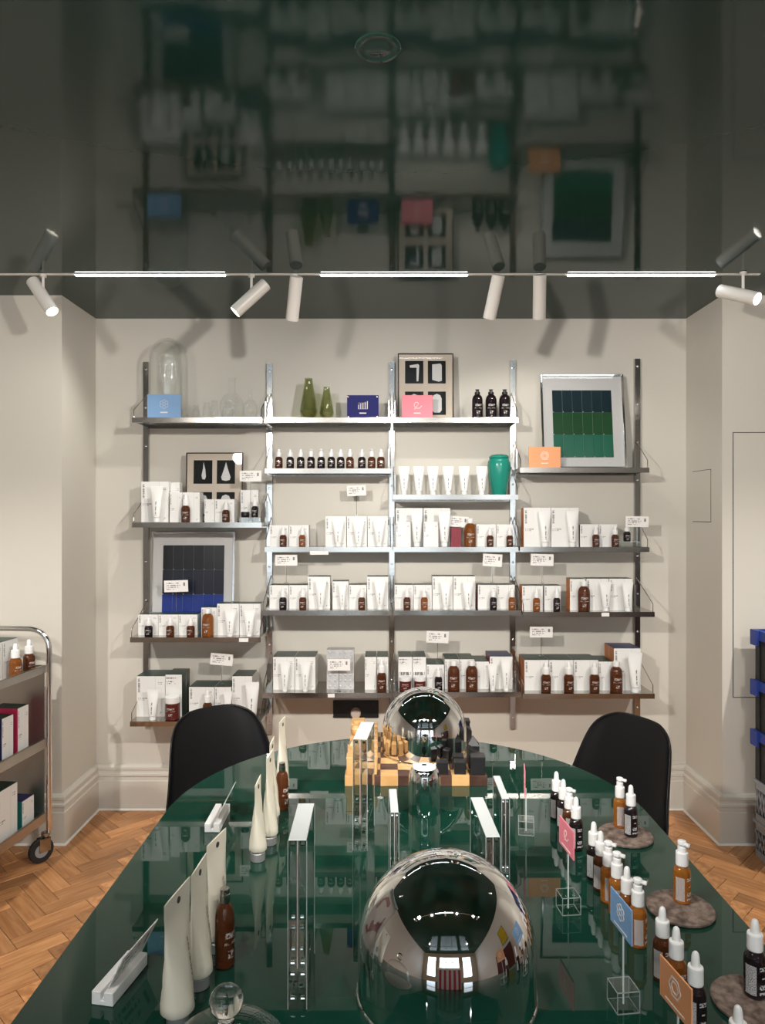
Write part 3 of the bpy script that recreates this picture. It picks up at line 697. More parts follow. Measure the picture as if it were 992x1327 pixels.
# shelf-edge labels
for (x0, x1, y0, key, lab) in [(402, 426, 714.5, (1, 2), 'shelf-edge'), (310, 322, 0, (0, 2), ''), (425, 434, 0, (1, 4), ''), (780, 790, 0, (3, 2), '')]:
    z, fy = SH[key]; t = SHO[key]
    g = G(); g.box(X(x0, fy), X(x1, fy), -0.0015, -0.0002, -0.038 if lab else -0.022, -0.004 if not lab else -0.02)
    o = link('edge_label', g.mesh('edge_label', 'card_white', 0), t, (-t.location.x, 0, 0))

# ------------------------------------------------------------------ coloured plaques on shelves
def bars(g, lst, y, mi=0):
    for (x0, x1, z0, z1) in lst: g.box(x0, x1, y-0.0005, y, z0, z1, mi)
def seg2(g, a, b, w, y):
    a = Vector(a); b = Vector(b); d = (b-a).normalized(); n = Vector((-d.y, d.x))*w/2
    q = [a-n, b-n, b+n, a+n]
    g.add([(p.x, y-0.0005, p.y) for p in q]+[(p.x, y, p.y) for p in q], [(0, 1, 2, 3), (4, 7, 6, 5), (0, 4, 5, 1), (1, 5, 6, 2), (2, 6, 7, 3), (3, 7, 4, 0)])
def emblem(kind, s, y):
    g = G()
    if kind == 'grid':
        for i in range(5): bars(g, [(-s+i*s*0.48, -s+i*s*0.48+s*0.13, -s*0.9, -s*0.9+s*(0.9+0.2*i))], y)
        for k in range(4): bars(g, [(-s, s*1.05, -s*0.9+k*s*0.42, -s*0.9+k*s*0.42+s*0.05)], y+0.0001)
    elif kind == 'ring':
        n = 6
        for rr in (s, s*0.6):
            for k in range(n): seg2(g, (rr*math.cos(2*PI*k/n), rr*math.sin(2*PI*k/n)), (rr*math.cos(2*PI*(k+1)/n), rr*math.sin(2*PI*(k+1)/n)), s*0.14, y)
    elif kind == 'star':
        for k in range(6):
            a = PI/6+PI*k/3; p = (s*0.62*math.cos(a), s*0.62*math.sin(a))
            for m in range(6): seg2(g, (p[0]+s*.36*math.cos(PI*m/3), p[1]+s*.36*math.sin(PI*m/3)), (p[0]+s*.36*math.cos(PI*(m+1)/3), p[1]+s*.36*math.sin(PI*(m+1)/3)), s*0.07, y)
    else:
        pts = [(s*(0.25+0.1*k)*math.cos(k*0.75), s*(0.25+0.1*k)*math.sin(k*0.75)+s*.1) for k in range(9)]
        for k in range(8): seg2(g, pts[k], pts[k+1], s*0.12, y)
        seg2(g, (0.1*s, 0), (-0.6*s, -s), s*0.12, y)
    return g
def plaque(name, mat, key, px, label, kind, off=0.03):
    x0, x1, y0 = px; z, fy = SH[key]; y = fy+off
    wd = X(x1, y)-X(x0, y); h = Z(y0, y)-z
    t = thing(name, label, 'plaque', ((X(x0, y)+X(x1, y))/2, y, z), group='coloured plaques on the shelves')
    link('panel', G().bbox(-wd/2, wd/2, 0, 0.005, 0, h, 0.0008).mesh('panel', mat, 0), t)
    link('emblem', emblem(kind, h*0.2, 0).mesh('emblem', 'emblem_pale', 0), t, (0, -0.0001, h*0.58))
    g = G(); bars(g, [(-wd*0.11, wd*0.11, h*0.2, h*0.245)], -0.0001); link('caption', g.mesh('caption', 'emblem_pale', 0), t)
    g = G(); g.box(-0.012, 0.012, 0.005, 0.014, 0, 0.004); link('foot', g.mesh('foot', 'acrylic_thin', 0), t)
    if kind == 'grid':
        for sx in (-1, 1):
            for sz in (0.07, 0.93):
                link('screw', G().lathe([(0.0035, 0), (0.003, 0.0015), (0, 0.002)], 10).mesh('screw', 'brass'), t, (sx*wd*0.46, 0, h*sz), (PI/2, 0, 0))
plaque('blue_plaque', 'card_blue', (0, 0), (191, 234.5, 511), 'pale blue plaque with crystal emblem beside the glass cloche', 'star', 0.004)
plaque('navy_plaque', 'card_navy', (1, 0), (450, 491, 512), 'navy plaque with grid emblem right of the green vases', 'grid')
plaque('pink_plaque', 'card_pink', (2, 0), (521, 561, 512), 'pink plaque with swirl emblem before the framed photographs', 'swirl')
plaque('orange_plaque', 'card_orange', (3, 0), (685.7, 727, 579), 'orange plaque with hexagon emblem before the green framed print', 'ring', 0.02)

# ------------------------------------------------------------------ framed pictures
def frame(name, label, key, px, fw, fmat, mmat, off, lean, build, depth=0.018):
    x0, x1, y0 = px; z, fy = SH[key]; y = fy+off
    wd = X(x1, y)-X(x0, y); h = Z(y0, y)-z
    t = thing(name, label, 'picture frame', ((X(x0, y)+X(x1, y))/2, y, z+0.001), rot=(-lean, 0, 0))
    g = G(); d = depth
    g.bbox(-wd/2, -wd/2+fw, 0, d, 0, h, .002).bbox(wd/2-fw, wd/2, 0, d, 0, h, .002).bbox(-wd/2+fw, wd/2-fw, 0, d, 0, fw, .002).bbox(-wd/2+fw, wd/2-fw, 0, d, h-fw, h, .002)
    link('frame_border', g.mesh('frame_border', fmat, 0), t)
    mt = link('mat_board', G().box(-wd/2+fw, wd/2-fw, 0.009, 0.013, fw, h-fw).mesh('mat_board', mmat, 0), t)
    link('glass_pane', G().box(-wd/2+fw, wd/2-fw, 0.004, 0.0055, fw, h-fw).mesh('glass_pane', 'pane_glass', 0), t)
    build(t, mt, wd, h)
    return t
def four_photos(shapes):
    def bld(t, mt, wd, h):
        for k, (u0, u1, v0, v1) in enumerate([(0.13, 0.46, 0.55, 0.89), (0.54, 0.86, 0.55, 0.89), (0.13, 0.46, 0.08, 0.43), (0.54, 0.86, 0.08, 0.43)]):
            x0, x1, z0, z1 = (u0-.5)*wd, (u1-.5)*wd, v0*h, v1*h
            ph = link('photograph', G().box(x0, x1, 0.0082, 0.009, z0, z1).mesh('photograph', 'photo_black', 0), mt)
            cx, cz, s = (x0+x1)/2, (z0+z1)/2, (z1-z0)
            g = G(); kind = shapes[k]
            if kind == 'drop': ol = [(0.0, 0.42), (0.06, 0.2), (0.14, -0.05), (0.20, -0.22), (0.16, -0.34), (0, -0.38), (-0.16, -0.34), (-0.20, -0.22), (-0.14, -0.05), (-0.06, 0.2)]
            elif kind == 'thin': ol = [(0.02, 0.42), (0.10, 0.1), (0.13, -0.2), (0.08, -0.32), (-0.02, -0.3), (-0.06, -0.15), (0.0, 0.15)]
            elif kind == 'slab': ol = [(-0.2, 0.34), (0.16, 0.38), (0.22, 0.30), (0.22, -0.38), (0.08, -0.42), (-0.2, -0.34)]
            elif kind == 'angle': ol = [(-0.2, 0.30), (0.16, 0.36), (0.22, 0.30), (0.18, -0.4), (0.10, -0.4), (0.10, 0.2), (-0.18, 0.2)]
            else: ol = [(-0.2, 0.2), (-0.14, 0.34), (0, 0.40), (0.14, 0.34), (0.2, 0.2), (0.2, -0.3), (0.12, -0.4), (-0.12, -0.4), (-0.2, -0.3)]
            v = [(cx+a*s, 0.0078, cz+b_*s) for a, b_ in ol]+[(cx+a*s, 0.0082, cz+b_*s) for a, b_ in ol]; n = len(ol)
            g.add(v, [tuple(range(n)), tuple(reversed(range(n, 2*n)))]+[(q, n+q, n+(q+1) % n, (q+1) % n) for q in range(n)])
            link('pictured_shape', g.mesh('pictured_shape', 'photo_white', 0), mt)
    return bld
def tiles(prefix, u0, u1, v0, v1):
    def bld(t, mt, wd, h):
        x0, x1, z0, z1 = (u0-.5)*wd, (u1-.5)*wd, v0*h, v1*h
        link('print_sheet', G().box(x0, x1, 0.0085, 0.009, z0, z1).mesh('print_sheet', 'sheet_tone', 0), mt)  # paler sheet in the gaps stands in for highlights along the swatch seams
        tw, th = (x1-x0)/6, (z1-z0)/3
        for r in range(3):
            me = G().bbox(0.0006, tw-0.0006, 0.0066, 0.0083, 0.0004, th-0.0004, 0.0009).mesh('swatch', prefix+str(2-r), 0)
            for c in range(6):
                link('swatch', me, mt, (x0+c*tw, 0, z0+r*th), (0, 0, random.uniform(-.015, .015)))
                if r or c: link('pin', PIN, mt, (x0+c*tw+0.004, 0.0064, z0+r*th+0.003))
    return bld
PIN = G().lathe([(0.0, -0.0028), (0.0028, 0), (0.0, 0.0028)], 8).mesh('pin', 'photo_white')
frame('framed_photographs', 'dark thin frame with four photographs of drops, leftmost bay', (0, 1), (240, 314, 586), 0.005, 'frame_dark', 'mat_beige', 0.145, 0.05, four_photos(['thin', 'drop', 'block', 'block']))
frame('framed_photographs', 'dark thin frame with four photographs of white blocks behind the pink plaque', (2, 0), (516, 588.6, 456.5), 0.005, 'frame_dark', 'mat_beige', 0.10, 0.06, four_photos(['angle', 'slab', 'block', 'block']))
frame('framed_print', 'chrome frame with print of blue and black swatches, leftmost bay', (0, 2), (193, 303, 688.5), 0.013, 'frame_chrome', 'mat_grey', 0.165, 0.08, tiles('tile_blue', 0.14, 0.87, 0.12, 0.86))
frame('framed_print', 'chrome frame with print of green swatches on the rightmost top shelf', (3, 0), (704, 814, 480.5), 0.012, 'frame_chrome', 'mat_grey', 0.085, 0.13, tiles('tile_green', 0.14, 0.85, 0.12, 0.83))

# ------------------------------------------------------------------ glass, vases and odd pieces on the shelves
def lathe_thing(name, label, cat, prof, mat, key, px, off, group=None, seg=28, extra=None):
    """prof in unit height / unit half-width, px = (x0, x1, top)"""
    x0, x1, y0 = px; z, fy = SH[key]; y = fy+off
    wd = (X(x1, y)-X(x0, y))/2; h = Z(y0, y)-z
    t = thing(name, label, cat, ((X(x0, y)+X(x1, y))/2, y, z+0.0002), group=group)
    for nm, pr, mt in ([('vessel', prof, mat)]+(extra or [])):
        link(nm, G().lathe([(r*wd, q*h) for r, q in pr], seg, cap=False).mesh(nm, mt, 40), t)
    return t
dome = [(0.97, 0.0), (1.0, 0.01), (1.0, 0.72)]+[(math.cos(a*PI/16), 0.72+0.28*math.sin(a*PI/16)) for a in range(1, 8)]+[(0.0, 1.0)]
inner = [(r*0.94, q*0.975) for r, q in reversed(dome)]
lathe_thing('glass_cloche', 'tall clear glass dome on the top left shelf', 'glass dome', dome, 'clear_glass', (0, 0), (194, 243, 438.5), 0.118,
            extra=[('inner_wall', inner[:-1], 'clear_glass'), ('base_rim', [(0.93, 0.0), (1.0, 0.0), (1.0, 0.02), (0.93, 0.02), (0.93, 0.0)], 'clear_glass')])
flask = [(0.0, 0.0), (0.5, 0.0), (0.85, 0.08), (1.0, 0.26), (0.92, 0.44), (0.6, 0.58), (0.27, 0.64), (0.24, 0.94), (0.30, 0.96), (0.30, 1.0), (0.24, 1.0)]
small = [(0.0, 0.0), (0.7, 0.0), (0.95, 0.15), (1.0, 0.4), (0.8, 0.66), (0.45, 0.74), (0.42, 0.9), (0.6, 0.94), (0.6, 1.0), (0.4, 1.0)]
cyl = [(0.0, 0.0), (0.9, 0.0), (1.0, 0.04), (1.0, 0.7), (0.7, 0.78), (0.66, 0.94), (0.8, 0.96), (0.8, 1.0), (0.6, 1.0)]
for (pr, px, off, lb) in [(small, (249, 260, 525), .03, 'tiny round glass flask nearest the blue plaque'), (cyl, (263.5, 272.5, 522), .035, 'small straight glass vial, left of a similar taller one'),
                          (cyl, (273.5, 283, 519.5), .05, 'taller straight glass vial left of the big round flask'), (small, (288.5, 302, 521), .025, 'small glass flask in front of the big round flask'),
                          (flask, (285, 316.5, 490), .10, 'large round-bottomed clear glass flask with tall neck'), (flask, (315, 334, 504), .05, 'medium clear glass flask at right end of top left shelf')]:
    lathe_thing('glass_flask', lb, 'flask', pr, 'clear_glass', (0, 0), px, off, 'clear glass flasks on the top shelf')
def facet_vase(label, px, off):
    x0, x1, y0 = px; z, fy = SH[(1, 0)]; y = fy+off
    wd = (X(x1, y)-X(x0, y))/2; h = Z(y0, y)-z
    t = thing('green_vase', label, 'vase', ((X(x0, y)+X(x1, y))/2, y, z+0.0002), group='green glass vases')
    n = 12; R = [(0.70, 0), (0.86, 0.06), (1.0, 0.20), (0.72, 0.58), (0.44, 0.94), (0.43, 1.0), (0.36, 1.0), (0.38, 0.92), (0.64, 0.55), (0.9, 0.2), (0.6, 0.05), (0.0, 0.05)]
    v = []; f = []
    for i, (r, q) in enumerate(R):
        for k in range(n): a = 2*PI*(k+0.5*(i % 2))/n; v.append((r*wd*math.cos(a), r*wd*math.sin(a), q*h))
    for i in range(len(R)-1):
        for k in range(n): k2 = (k+1) % n; f.append((i*n+k, i*n+k2, (i+1)*n+k2, (i+1)*n+k))
    link('vessel', G().add(v, f).mesh('vessel', 'green_glass', 0), t)
facet_vase('taller of two green faceted glass vases', (388.6, 412, 490.6), .07)
facet_vase('shorter of two green faceted glass vases', (414, 433, 501.6), .06)
urn = [(0.0, 0.0), (0.58, 0.0), (0.62, 0.02), (0.78, 0.26), (0.94, 0.52), (1.0, 0.72), (0.96, 0.82), (0.86, 0.88), (0.80, 0.895), (0.80, 0.90), (0.86, 0.91), (0.84, 0.95), (0.66, 0.985), (0.3, 1.0), (0.0, 1.0)]
lathe_thing('teal_jar', 'teal glazed ceramic jar with domed lid', 'jar', urn[:9], 'teal_glaze', (2, 1), (632, 662, 589), .065, extra=[('lid', urn[9:], 'teal_glaze'), ('lid_seat', [(0.78, 0.893), (0.80, 0.902)], 'teal_glaze')])
# silver dotted carton
z, fy = SH[(1, 4)]; y = fy+0.075
x0, x1 = X(423.5, y), X(459, y); h = Z(842, y)-z
t = carton(x0, x1, y, 0.07, z, h, 'silver grey carton with raised dots on the bottom shelf, second bay', 'silver_carton', 'silver_carton', 'silver_carton', 'silver_carton')
DOT = G().lathe([(0.0068, 0), (0.006, 0.002), (0.003, 0.0035), (0, 0.004)], 12).mesh('raised_dot', 'silver_carton')
for r in range(7):
    for c in range(5): link('raised_dot', DOT, t, ((c-2)*0.026, 0, 0.014+r*(h-0.028)/6), (PI/2, 0, 0))
# clear stands with a bottle on them
def stand(label, key, px, top, off, dep=0.07):
    x0, x1 = px; z, fy = SH[key]; y = fy+off; h = Z(top, y)-z
    wd = X(x1, y)-X(x0, y)
    t = thing('acrylic_stand', label, 'display stand', ((X(x0, y)+X(x1, y))/2, y, z+0.0002))
    link('plinth', G().bbox(-wd/2, wd/2, 0, dep, 0, h, 0.001).mesh('plinth', 'acrylic_thin', 0), t)
    link('top_plate', G().bbox(-wd/2, wd/2, 0, dep, h, h+0.0015, 0.0005).mesh('top_plate', 'acrylic_edge', 0), t)
    return z+h+0.0018, y
zz, y = stand('low clear acrylic stand at right end of second shelf, leftmost bay', (0, 1), (310, 335), 671, .045, 0.06)
bottle('drop', K_, (X(330.5, y+.02), y+.02, zz), 0.036, 0.095, 'blackish dropper bottle on clear stand, second shelf, leftmost bay')
t = thing('cream_jar', 'flat dark jar on clear stand beside a dropper bottle, leftmost bay', 'jar', (X(318, y+.024), y+.024, zz))
link('jar_body', G().lathe([(0.0, 0), (0.02, 0), (0.021, 0.002), (0.021, 0.012)], 20).mesh('jar_body', 'amber_black'), t)
link('lid', G().lathe([(0.0, 0.012), (0.0215, 0.012), (0.0215, 0.026), (0.020, 0.028), (0, 0.028)], 20).mesh('lid', 'black_cap'), t)
carton(X(312, 3.505+.12), X(335, 3.505+.12), 3.505+.12, .04, SH[(0, 1)][0], 0.165, 'grey-white carton behind the clear stand on second shelf, leftmost bay', top='carton_white')
zz, y = stand('low clear acrylic stand at right end of second shelf, rightmost bay', (3, 1), (803, 832), 702.5, .035)
bottle('drop', K_, (X(813, y+.03), y+.03, zz), 0.036, Z(680, y+.03)-zz, 'blackish dropper bottle on clear stand, second shelf, rightmost bay')
# wall socket
t = thing('wall_socket', 'black double wall socket plate below the second bay', 'socket', (X(461.5, WALL), WALL, Z(918.5, WALL)))
hw, hh = (X(491, WALL)-X(432, WALL))/2, (Z(907, WALL)-Z(930, WALL))/2
link('plate', G().bbox(-hw, hw, -0.009, -0.0005, -hh, hh, 0.003).mesh('plate', 'black_cap', 0), t)
link('plug', G().lathe([(0.026, 0), (0.027, 0.004), (0.027, 0.026), (0.022, 0.034), (0, 0.034)], 24).mesh('plug', 'plug_beige'), t, (0.0, -0.009, -0.016), (PI/2, 0, 0))
for k in (-1, 1): link('rocker', G().bbox(k*hw*0.72-0.008, k*hw*0.72+0.008, -0.012, -0.009, 0.006, 0.03, 0.001).mesh('rocker', 'rubber', 0), t)
link('plug_cable', G().tube([(0, -0.030, -0.038), (0.0, -0.030, -0.10), (-0.01, -0.02, -0.3), (-0.02, -0.02, Z(918.5, WALL)*-1+0.01)], 0.003, 6).mesh('plug_cable', 'plug_beige'), t)

# ------------------------------------------------------------------ table things
def tpos(px, row): return X(px, F*(EYE-TZ)/(row-HR)), F*(EYE-TZ)/(row-HR)
# chrome domes
def chrome_dome(label, x, y, z, R, hc):
    t = thing('chrome_dome', label, 'dome', (x, y, z))
    pr = [(R-0.004, 0.0), (R, 0.002), (R, hc)]+[(R*math.cos(a*PI/48), hc+R*math.sin(a*PI/48)) for a in range(1, 24)]+[(0.0, hc+R)]
    link('dome_shell', G().lathe(pr, 72, cap=False).mesh('dome_shell', 'chrome', 60), t)
    link('rim', G().lathe([(R-0.004, 0.0), (R+0.0025, 0.0), (R+0.003, 0.003), (R+0.0005, 0.006)], 64, cap=False).mesh('rim', 'chrome', 60), t)
    link('under_plate', G().lathe([(0, 0.0005), (R-0.004, 0.0005)], 48, cap=False).mesh('under_plate', 'steel', 0), t)
chrome_dome('large mirror chrome dome nearest the camera on the table', 0.106, 1.176, TZ, 0.1474, 0.075)
# chess set
BX, BY, BS, BT = 0.098, 2.268, 0.417, 0.030
bd = thing('chess_board', 'thick wooden chess board of light and dark blocks', 'chess board', (BX, BY, TZ+0.0002))
q = BS/8
SQ = [G().bbox(-q/2+.0003, q/2-.0003, -q/2+.0003, q/2-.0003, 0, BT, 0.0007).mesh('board_square', m, 0) for m in ('maple', 'walnut')]
for c in range(8):
    for r in range(8): link('board_square', SQ[(c+r) % 2], bd, ((c-3.5)*q, (r-3.5)*q, 0))
chrome_dome('mirror chrome dome standing on the chess board', 0.135, 2.275, TZ+BT+0.0004, 0.1345, 0.070)
def cpiece(kind, mat):
    g = G(); s = q*0.40
    if kind == 'pawn': g.bbox(-s*.8, s*.8, -s*.8, s*.8, 0, 0.036, 0.0015)
    elif kind == 'rook': g.bbox(-s, s, -s, s, 0, 0.048, 0.0015); g.bbox(-s*1.05, s*1.05, -s*1.05, s*1.05, 0.044, 0.052, 0.001)
    elif kind == 'knight': g.prism([(-s, -s), (s, -s), (s, s), (-s, s)], 0, 0.034); g.add([(-s, -s, .034), (s, -s, .034), (s, s, .034), (-s, s, .034), (-s, -s, .062), (-s, s, .062)], [(0, 1, 4), (1, 2, 5, 4), (2, 3, 5), (3, 0, 4, 5)])
    elif kind == 'bishop': g.bbox(-s*.9, s*.9, -s*.9, s*.9, 0, 0.05, 0.0015); g.add([(-s*.9, -s*.9, .05), (s*.9, -s*.9, .05), (s*.9, s*.9, .05), (-s*.9, s*.9, .05), (0, 0, .078)], [(0, 1, 4), (1, 2, 4), (2, 3, 4), (3, 0, 4)])
    elif kind == 'queen': g.bbox(-s*.9, s*.9, -s*.9, s*.9, 0, 0.062, 0.0015); g.lathe([(0.006, .060), (0.012, .066), (0.017, .076), (0.017, .084), (0.010, .094), (0, .097)], 14)
    else: g.bbox(-s*.9, s*.9, -s*.9, s*.9, 0, 0.07, 0.0015); g.bbox(-s*.35, s*.35, -s*.35, s*.35, 0.07, 0.094, 0.001)
    return g.mesh('chess_piece', mat, 30)
order = ['rook', 'knight', 'bishop', 'queen', 'king', 'bishop', 'knight', 'rook']
CM = {(k, m): cpiece(k, m) for k in set(order+['pawn']) for m in ('maple', 'ebony')}
for side, mat, cb, cp in (('pale', 'maple', 0, 1), ('black', 'ebony', 7, 6)):
    for r in range(8):
        for kind, c in ((order[r], cb), ('pawn', cp)):
            x, y = BX+(c-3.5)*q, BY+(r-3.5)*q
            if (x-0.135)**2+(y-2.275)**2 < (0.1345+q*0.6)**2: continue
            o = link('chess_piece', CM[(kind, mat)], None, (x, y, TZ+BT+0.0005), (0, 0, random.uniform(-.06, .06)))
            tag(o, '%s wooden %s, %s row from the near board edge' % (side, kind, ORD[r]) if kind == 'pawn' else '%s wooden block-shaped %s, outer file, %s row from near edge' % (side, kind, ORD[r]), 'chess piece', 'block-shaped chess pieces')
for (c, r) in ((5, 0),):
    o = link('chess_piece', CM[('pawn', 'ebony')], None, (BX+(c-3.5)*q, BY+(r-3.5)*q, TZ+BT+0.0005)); tag(o, 'black wooden pawn moved forward to the near board edge', 'chess piece', 'block-shaped chess pieces')
# chrome shaker
x, y = 0.112, 1.885
t = thing('chrome_shaker', 'small chrome canister with white top before the chess board', 'canister', (x, y, TZ+.0002))
link('canister_body', G().lathe([(0, 0), (0.0415, 0), (0.0425, 0.002), (0.0425, 0.084), (0.041, 0.100), (0.037, 0.112), (0.0315, 0.118)], 40, cap=False).mesh('canister_body', 'chrome', 40), t)
link('top_disc', G().lathe([(0.0315, 0.117), (0.0305, 0.120), (0, 0.1205)], 32, cap=False).mesh('top_disc', 'white_plastic'), t)
link('latch', G().bbox(-0.006, 0.006, -0.004, 0.004, 0.1202, 0.123, 0.001).mesh('latch', 'rubber', 0), t, (0, 0.008, 0))
# clear block frames
MAG = G().lathe([(0.0035, -0.003), (0.0035, 0.003)], 10).mesh('magnet', 'chrome')
def block_frame(label, p0, p1, th, h, pic='photo_print'):
    """upright clear block from near end p0 to far end p1 (plan), two panes with a print between, magnets at the corners"""
    a = Vector(p0); b = Vector(p1); L = (b-a).length; ang = math.atan2(b.y-a.y, b.x-a.x)
    t = thing('photo_stand', label, 'photo stand', (a.x, a.y, TZ+0.0003), ang, group='clear acrylic block frames')
    hb = h*0.225
    for s in (-1, 1):
        g = G(); g.bbox(0, L, 0.0009 if s > 0 else -th/2, th/2 if s > 0 else -0.0009, hb+0.0006, h, 0.0006); link('pane', g.mesh('pane', 'acrylic_thin', 0), t)
    g = G(); g.bbox(0.0, L, -th/2, th/2, 0, hb, 0.0008); link('base_block', g.mesh('base_block', 'acrylic_thin', 0), t)
    g = G(); g.bbox(0.0005, L-0.0005, -th/2+0.0006, th/2-0.0006, h, h+0.0012, 0.0004); link('polished_edge', g.mesh('polished_edge', 'acrylic_edge', 0), t)
    g = G(); g.box(0.0012, L-0.0012, -0.0006, 0.0006, hb+0.004, h-0.002); link('print', g.mesh('print', pic, 0), t)
    for s in (-1, 1):
        g = G(); g.box(-0.0004, 0.0008, s*th/2-0.0007, s*th/2+0.0007, 0.001, h); link('corner_edge', g.mesh('corner_edge', 'cube_edge', 0), t)
        g = G(); g.box(L-0.0008, L+0.0004, s*th/2-0.0007, s*th/2+0.0007, 0.001, h); link('corner_edge', g.mesh('corner_edge', 'cube_edge', 0), t)
    for yy in (0.008, L-0.008):
        for zz in (0.014, hb-0.008, hb+0.010, h-0.008):
            for s in (-1, 1): link('magnet', MAG, t, (yy, s*th*0.27, zz), (PI/2, 0, 0), (1, 1, th/0.03))
def kpos(px, row, k): d = F*k/(row-HR); return (X(px, d), d)
H1 = 0.27
block_frame('tall clear block frame standing left of the large chrome dome', kpos(385.5, 1090, .52), kpos(397, 1042, .52), 0.030, H1)
block_frame('tall clear block frame standing before the pale chess pieces', (-0.053, 1.662), (-0.038, 1.80), 0.034, 0.262)
block_frame('narrow clear block frame behind the large dome, under the chrome canister', (0.024, 1.40), (0.022, 1.52), 0.017, 0.2)
block_frame('clear block frame with pink print, right behind the large dome', (0.211, 1.345), (0.205, 1.535), 0.028, 0.176)
block_frame('thin clear block frame furthest right behind the large dome', (0.256, 1.467), (0.258, 1.597), 0.016, 0.2)
# white card holders
def card_holder(label, p0, p1):
    a = Vector(p0); b = Vector(p1); L = (b-a).length; ang = math.atan2(b.y-a.y, b.x-a.x)
    t = thing('card_holder', label, 'card holder', (a.x, a.y, TZ+.0002), ang, group='white slotted card holders')
    link('slot_block', G().bbox(0, L, -0.019, -0.003, 0, 0.022, 0.0012).bbox(0, L, 0.003, 0.019, 0, 0.022, 0.0012).bbox(0.0005, L-0.0005, -0.0185, 0.0185, 0, 0.008, 0.001).mesh('slot_block', 'white_plastic', 0), t)
    link('card', G().box(0.008, L+0.012, -0.0008, 0.0008, 0, 0.075).mesh('card', 'tag_card', 0), t, (0, 0.002, 0.0085), (math.radians(27), 0, 0))
card_holder('white slotted card holder at the front left of the table', (-0.452, 1.137), (-0.432, 1.245))
card_holder('white slotted card holder further back beside the left chair', tpos(275, 1079), tpos(289, 1052))
# cream squeeze tubes on the table, crimp seen edge-on
def cream(label, x, y, h, wd=0.082, rz=0.0, r=0.0205):
    t = thing('cream_tube', label, 'tube', (x, y, TZ+.0003), PI/2+rz, group='cream squeeze tubes standing on the table')
    g = G(); seg = 24; v = []; f = []; n = 12; R_ = [(0.010, 0.010, 0.020), (r*0.85, r*0.85, 0.022)]
    for k in range(n+1):
        u = k/n; z = 0.026+u*(h-0.026-0.020)
        rx = r+(wd/2-r)*(u**0.9); ry = max(0.0012, r*(1-u**1.15))
        R_.append((rx, ry, z))
    R_.append((wd/2, 0.0012, h))
    for i, (rx, ry, z) in enumerate(R_):
        for k in range(seg):
            a = 2*PI*k/seg; dent = 0.0011*math.sin(z*95+k*1.3)*(1 if 2 < i < n else 0)*math.sin(a)
            v.append((rx*math.cos(a), ry*math.sin(a)+dent, z))
    for i in range(len(R_)-1):
        for k in range(seg): k2 = (k+1) % seg; f.append((i*seg+k, i*seg+k2, (i+1)*seg+k2, (i+1)*seg+k))
    f.append(tuple(reversed(range(seg)))); f.append(tuple((len(R_)-1)*seg+k for k in range(seg)))
    b = link('tube_body', g.add(v, f).mesh('tube_body', 'cream_tube', 50), t)
    link('hang_hole', G().lathe([(0.005, -0.0026), (0.005, 0.0026)], 12).mesh('hang_hole', 'gap_dark'), b, (0, 0, h-0.014), (PI/2, 0, 0))
    cp = link('cap', G().lathe([(0.0155, 0), (0.017, 0.001), (0.017, 0.018), (0.015, 0.020), (0, 0.020)], 24).mesh('cap', 'thread_grey'), t)
    for s in (0, 1):                       # printed lines on both faces
        vv = []; ff = []; uv = []
        for k in range(n):
            rx, ry, z = R_[k+2]
            for c in (-0.75, -0.25, 0.25, 0.75):
                vv.append((rx*c, (ry*math.sqrt(1-c*c)+0.0022)*(1 if s else -1), z))
        for k in range(n-1):
            for c in range(3):
                fc = (k*4+c, k*4+c+1, k*4+c+5, k*4+c+4); ff.append(fc if not s else fc[::-1])
                u = [(c/3, k/n), ((c+1)/3, k/n), ((c+1)/3, (k+1)/n), (c/3, (k+1)/n)]; uv.append(u if not s else u[::-1])
        link('label_print', G().add(vv, ff, 0, uv).mesh('label_print', 'pouch_print'), b)
cream('cream squeeze tube nearest the camera, behind the glass cloche knob', -0.318, 1.095, 0.208, 0.090, -0.16, 0.026)
cream('second cream squeeze tube of the near cluster', -0.308, 1.185, 0.205, 0.086, -0.06, 0.023)
cream('rearmost cream squeeze tube of the near cluster', -0.302, 1.285, 0.205, 0.080, -0.22)
cream('front cream squeeze tube of the far cluster', -0.286, 1.62, 0.182, 0.080, 0.0)
cream('second cream squeeze tube of the far cluster', -0.272, 1.70, 0.215, 0.078, -0.05)
cream('third cream squeeze tube of the far cluster', -0.283, 1.805, 0.214, 0.076, 0.0)
cream('rearmost cream squeeze tube of the far cluster', -0.284, 2.00, 0.212, 0.076, -0.1)
def amber_screw(label, x, y, h, w_):
    t = thing('glass_bottle', label, 'bottle', (x, y, TZ+.0002), 0, (w_, w_, h))
    link('bottle_body', U['big_amber_dark'], t); link('label_print', U['big_print'], t, rot=(0, 0, 0.9))
    link('cap', G().lathe([(0, 0.83), (0.27, 0.83), (0.27, 0.93), (0.24, 0.94), (0.24, 1.0), (0, 1.0)], 16).mesh('cap', 'steel'), t)
amber_screw('amber bottle with silver cap beside the near cream tubes', -0.277, 1.240, 0.135, 0.034)
amber_screw('amber bottle behind the far cream tubes', -0.270, 1.90, 0.125, 0.034)
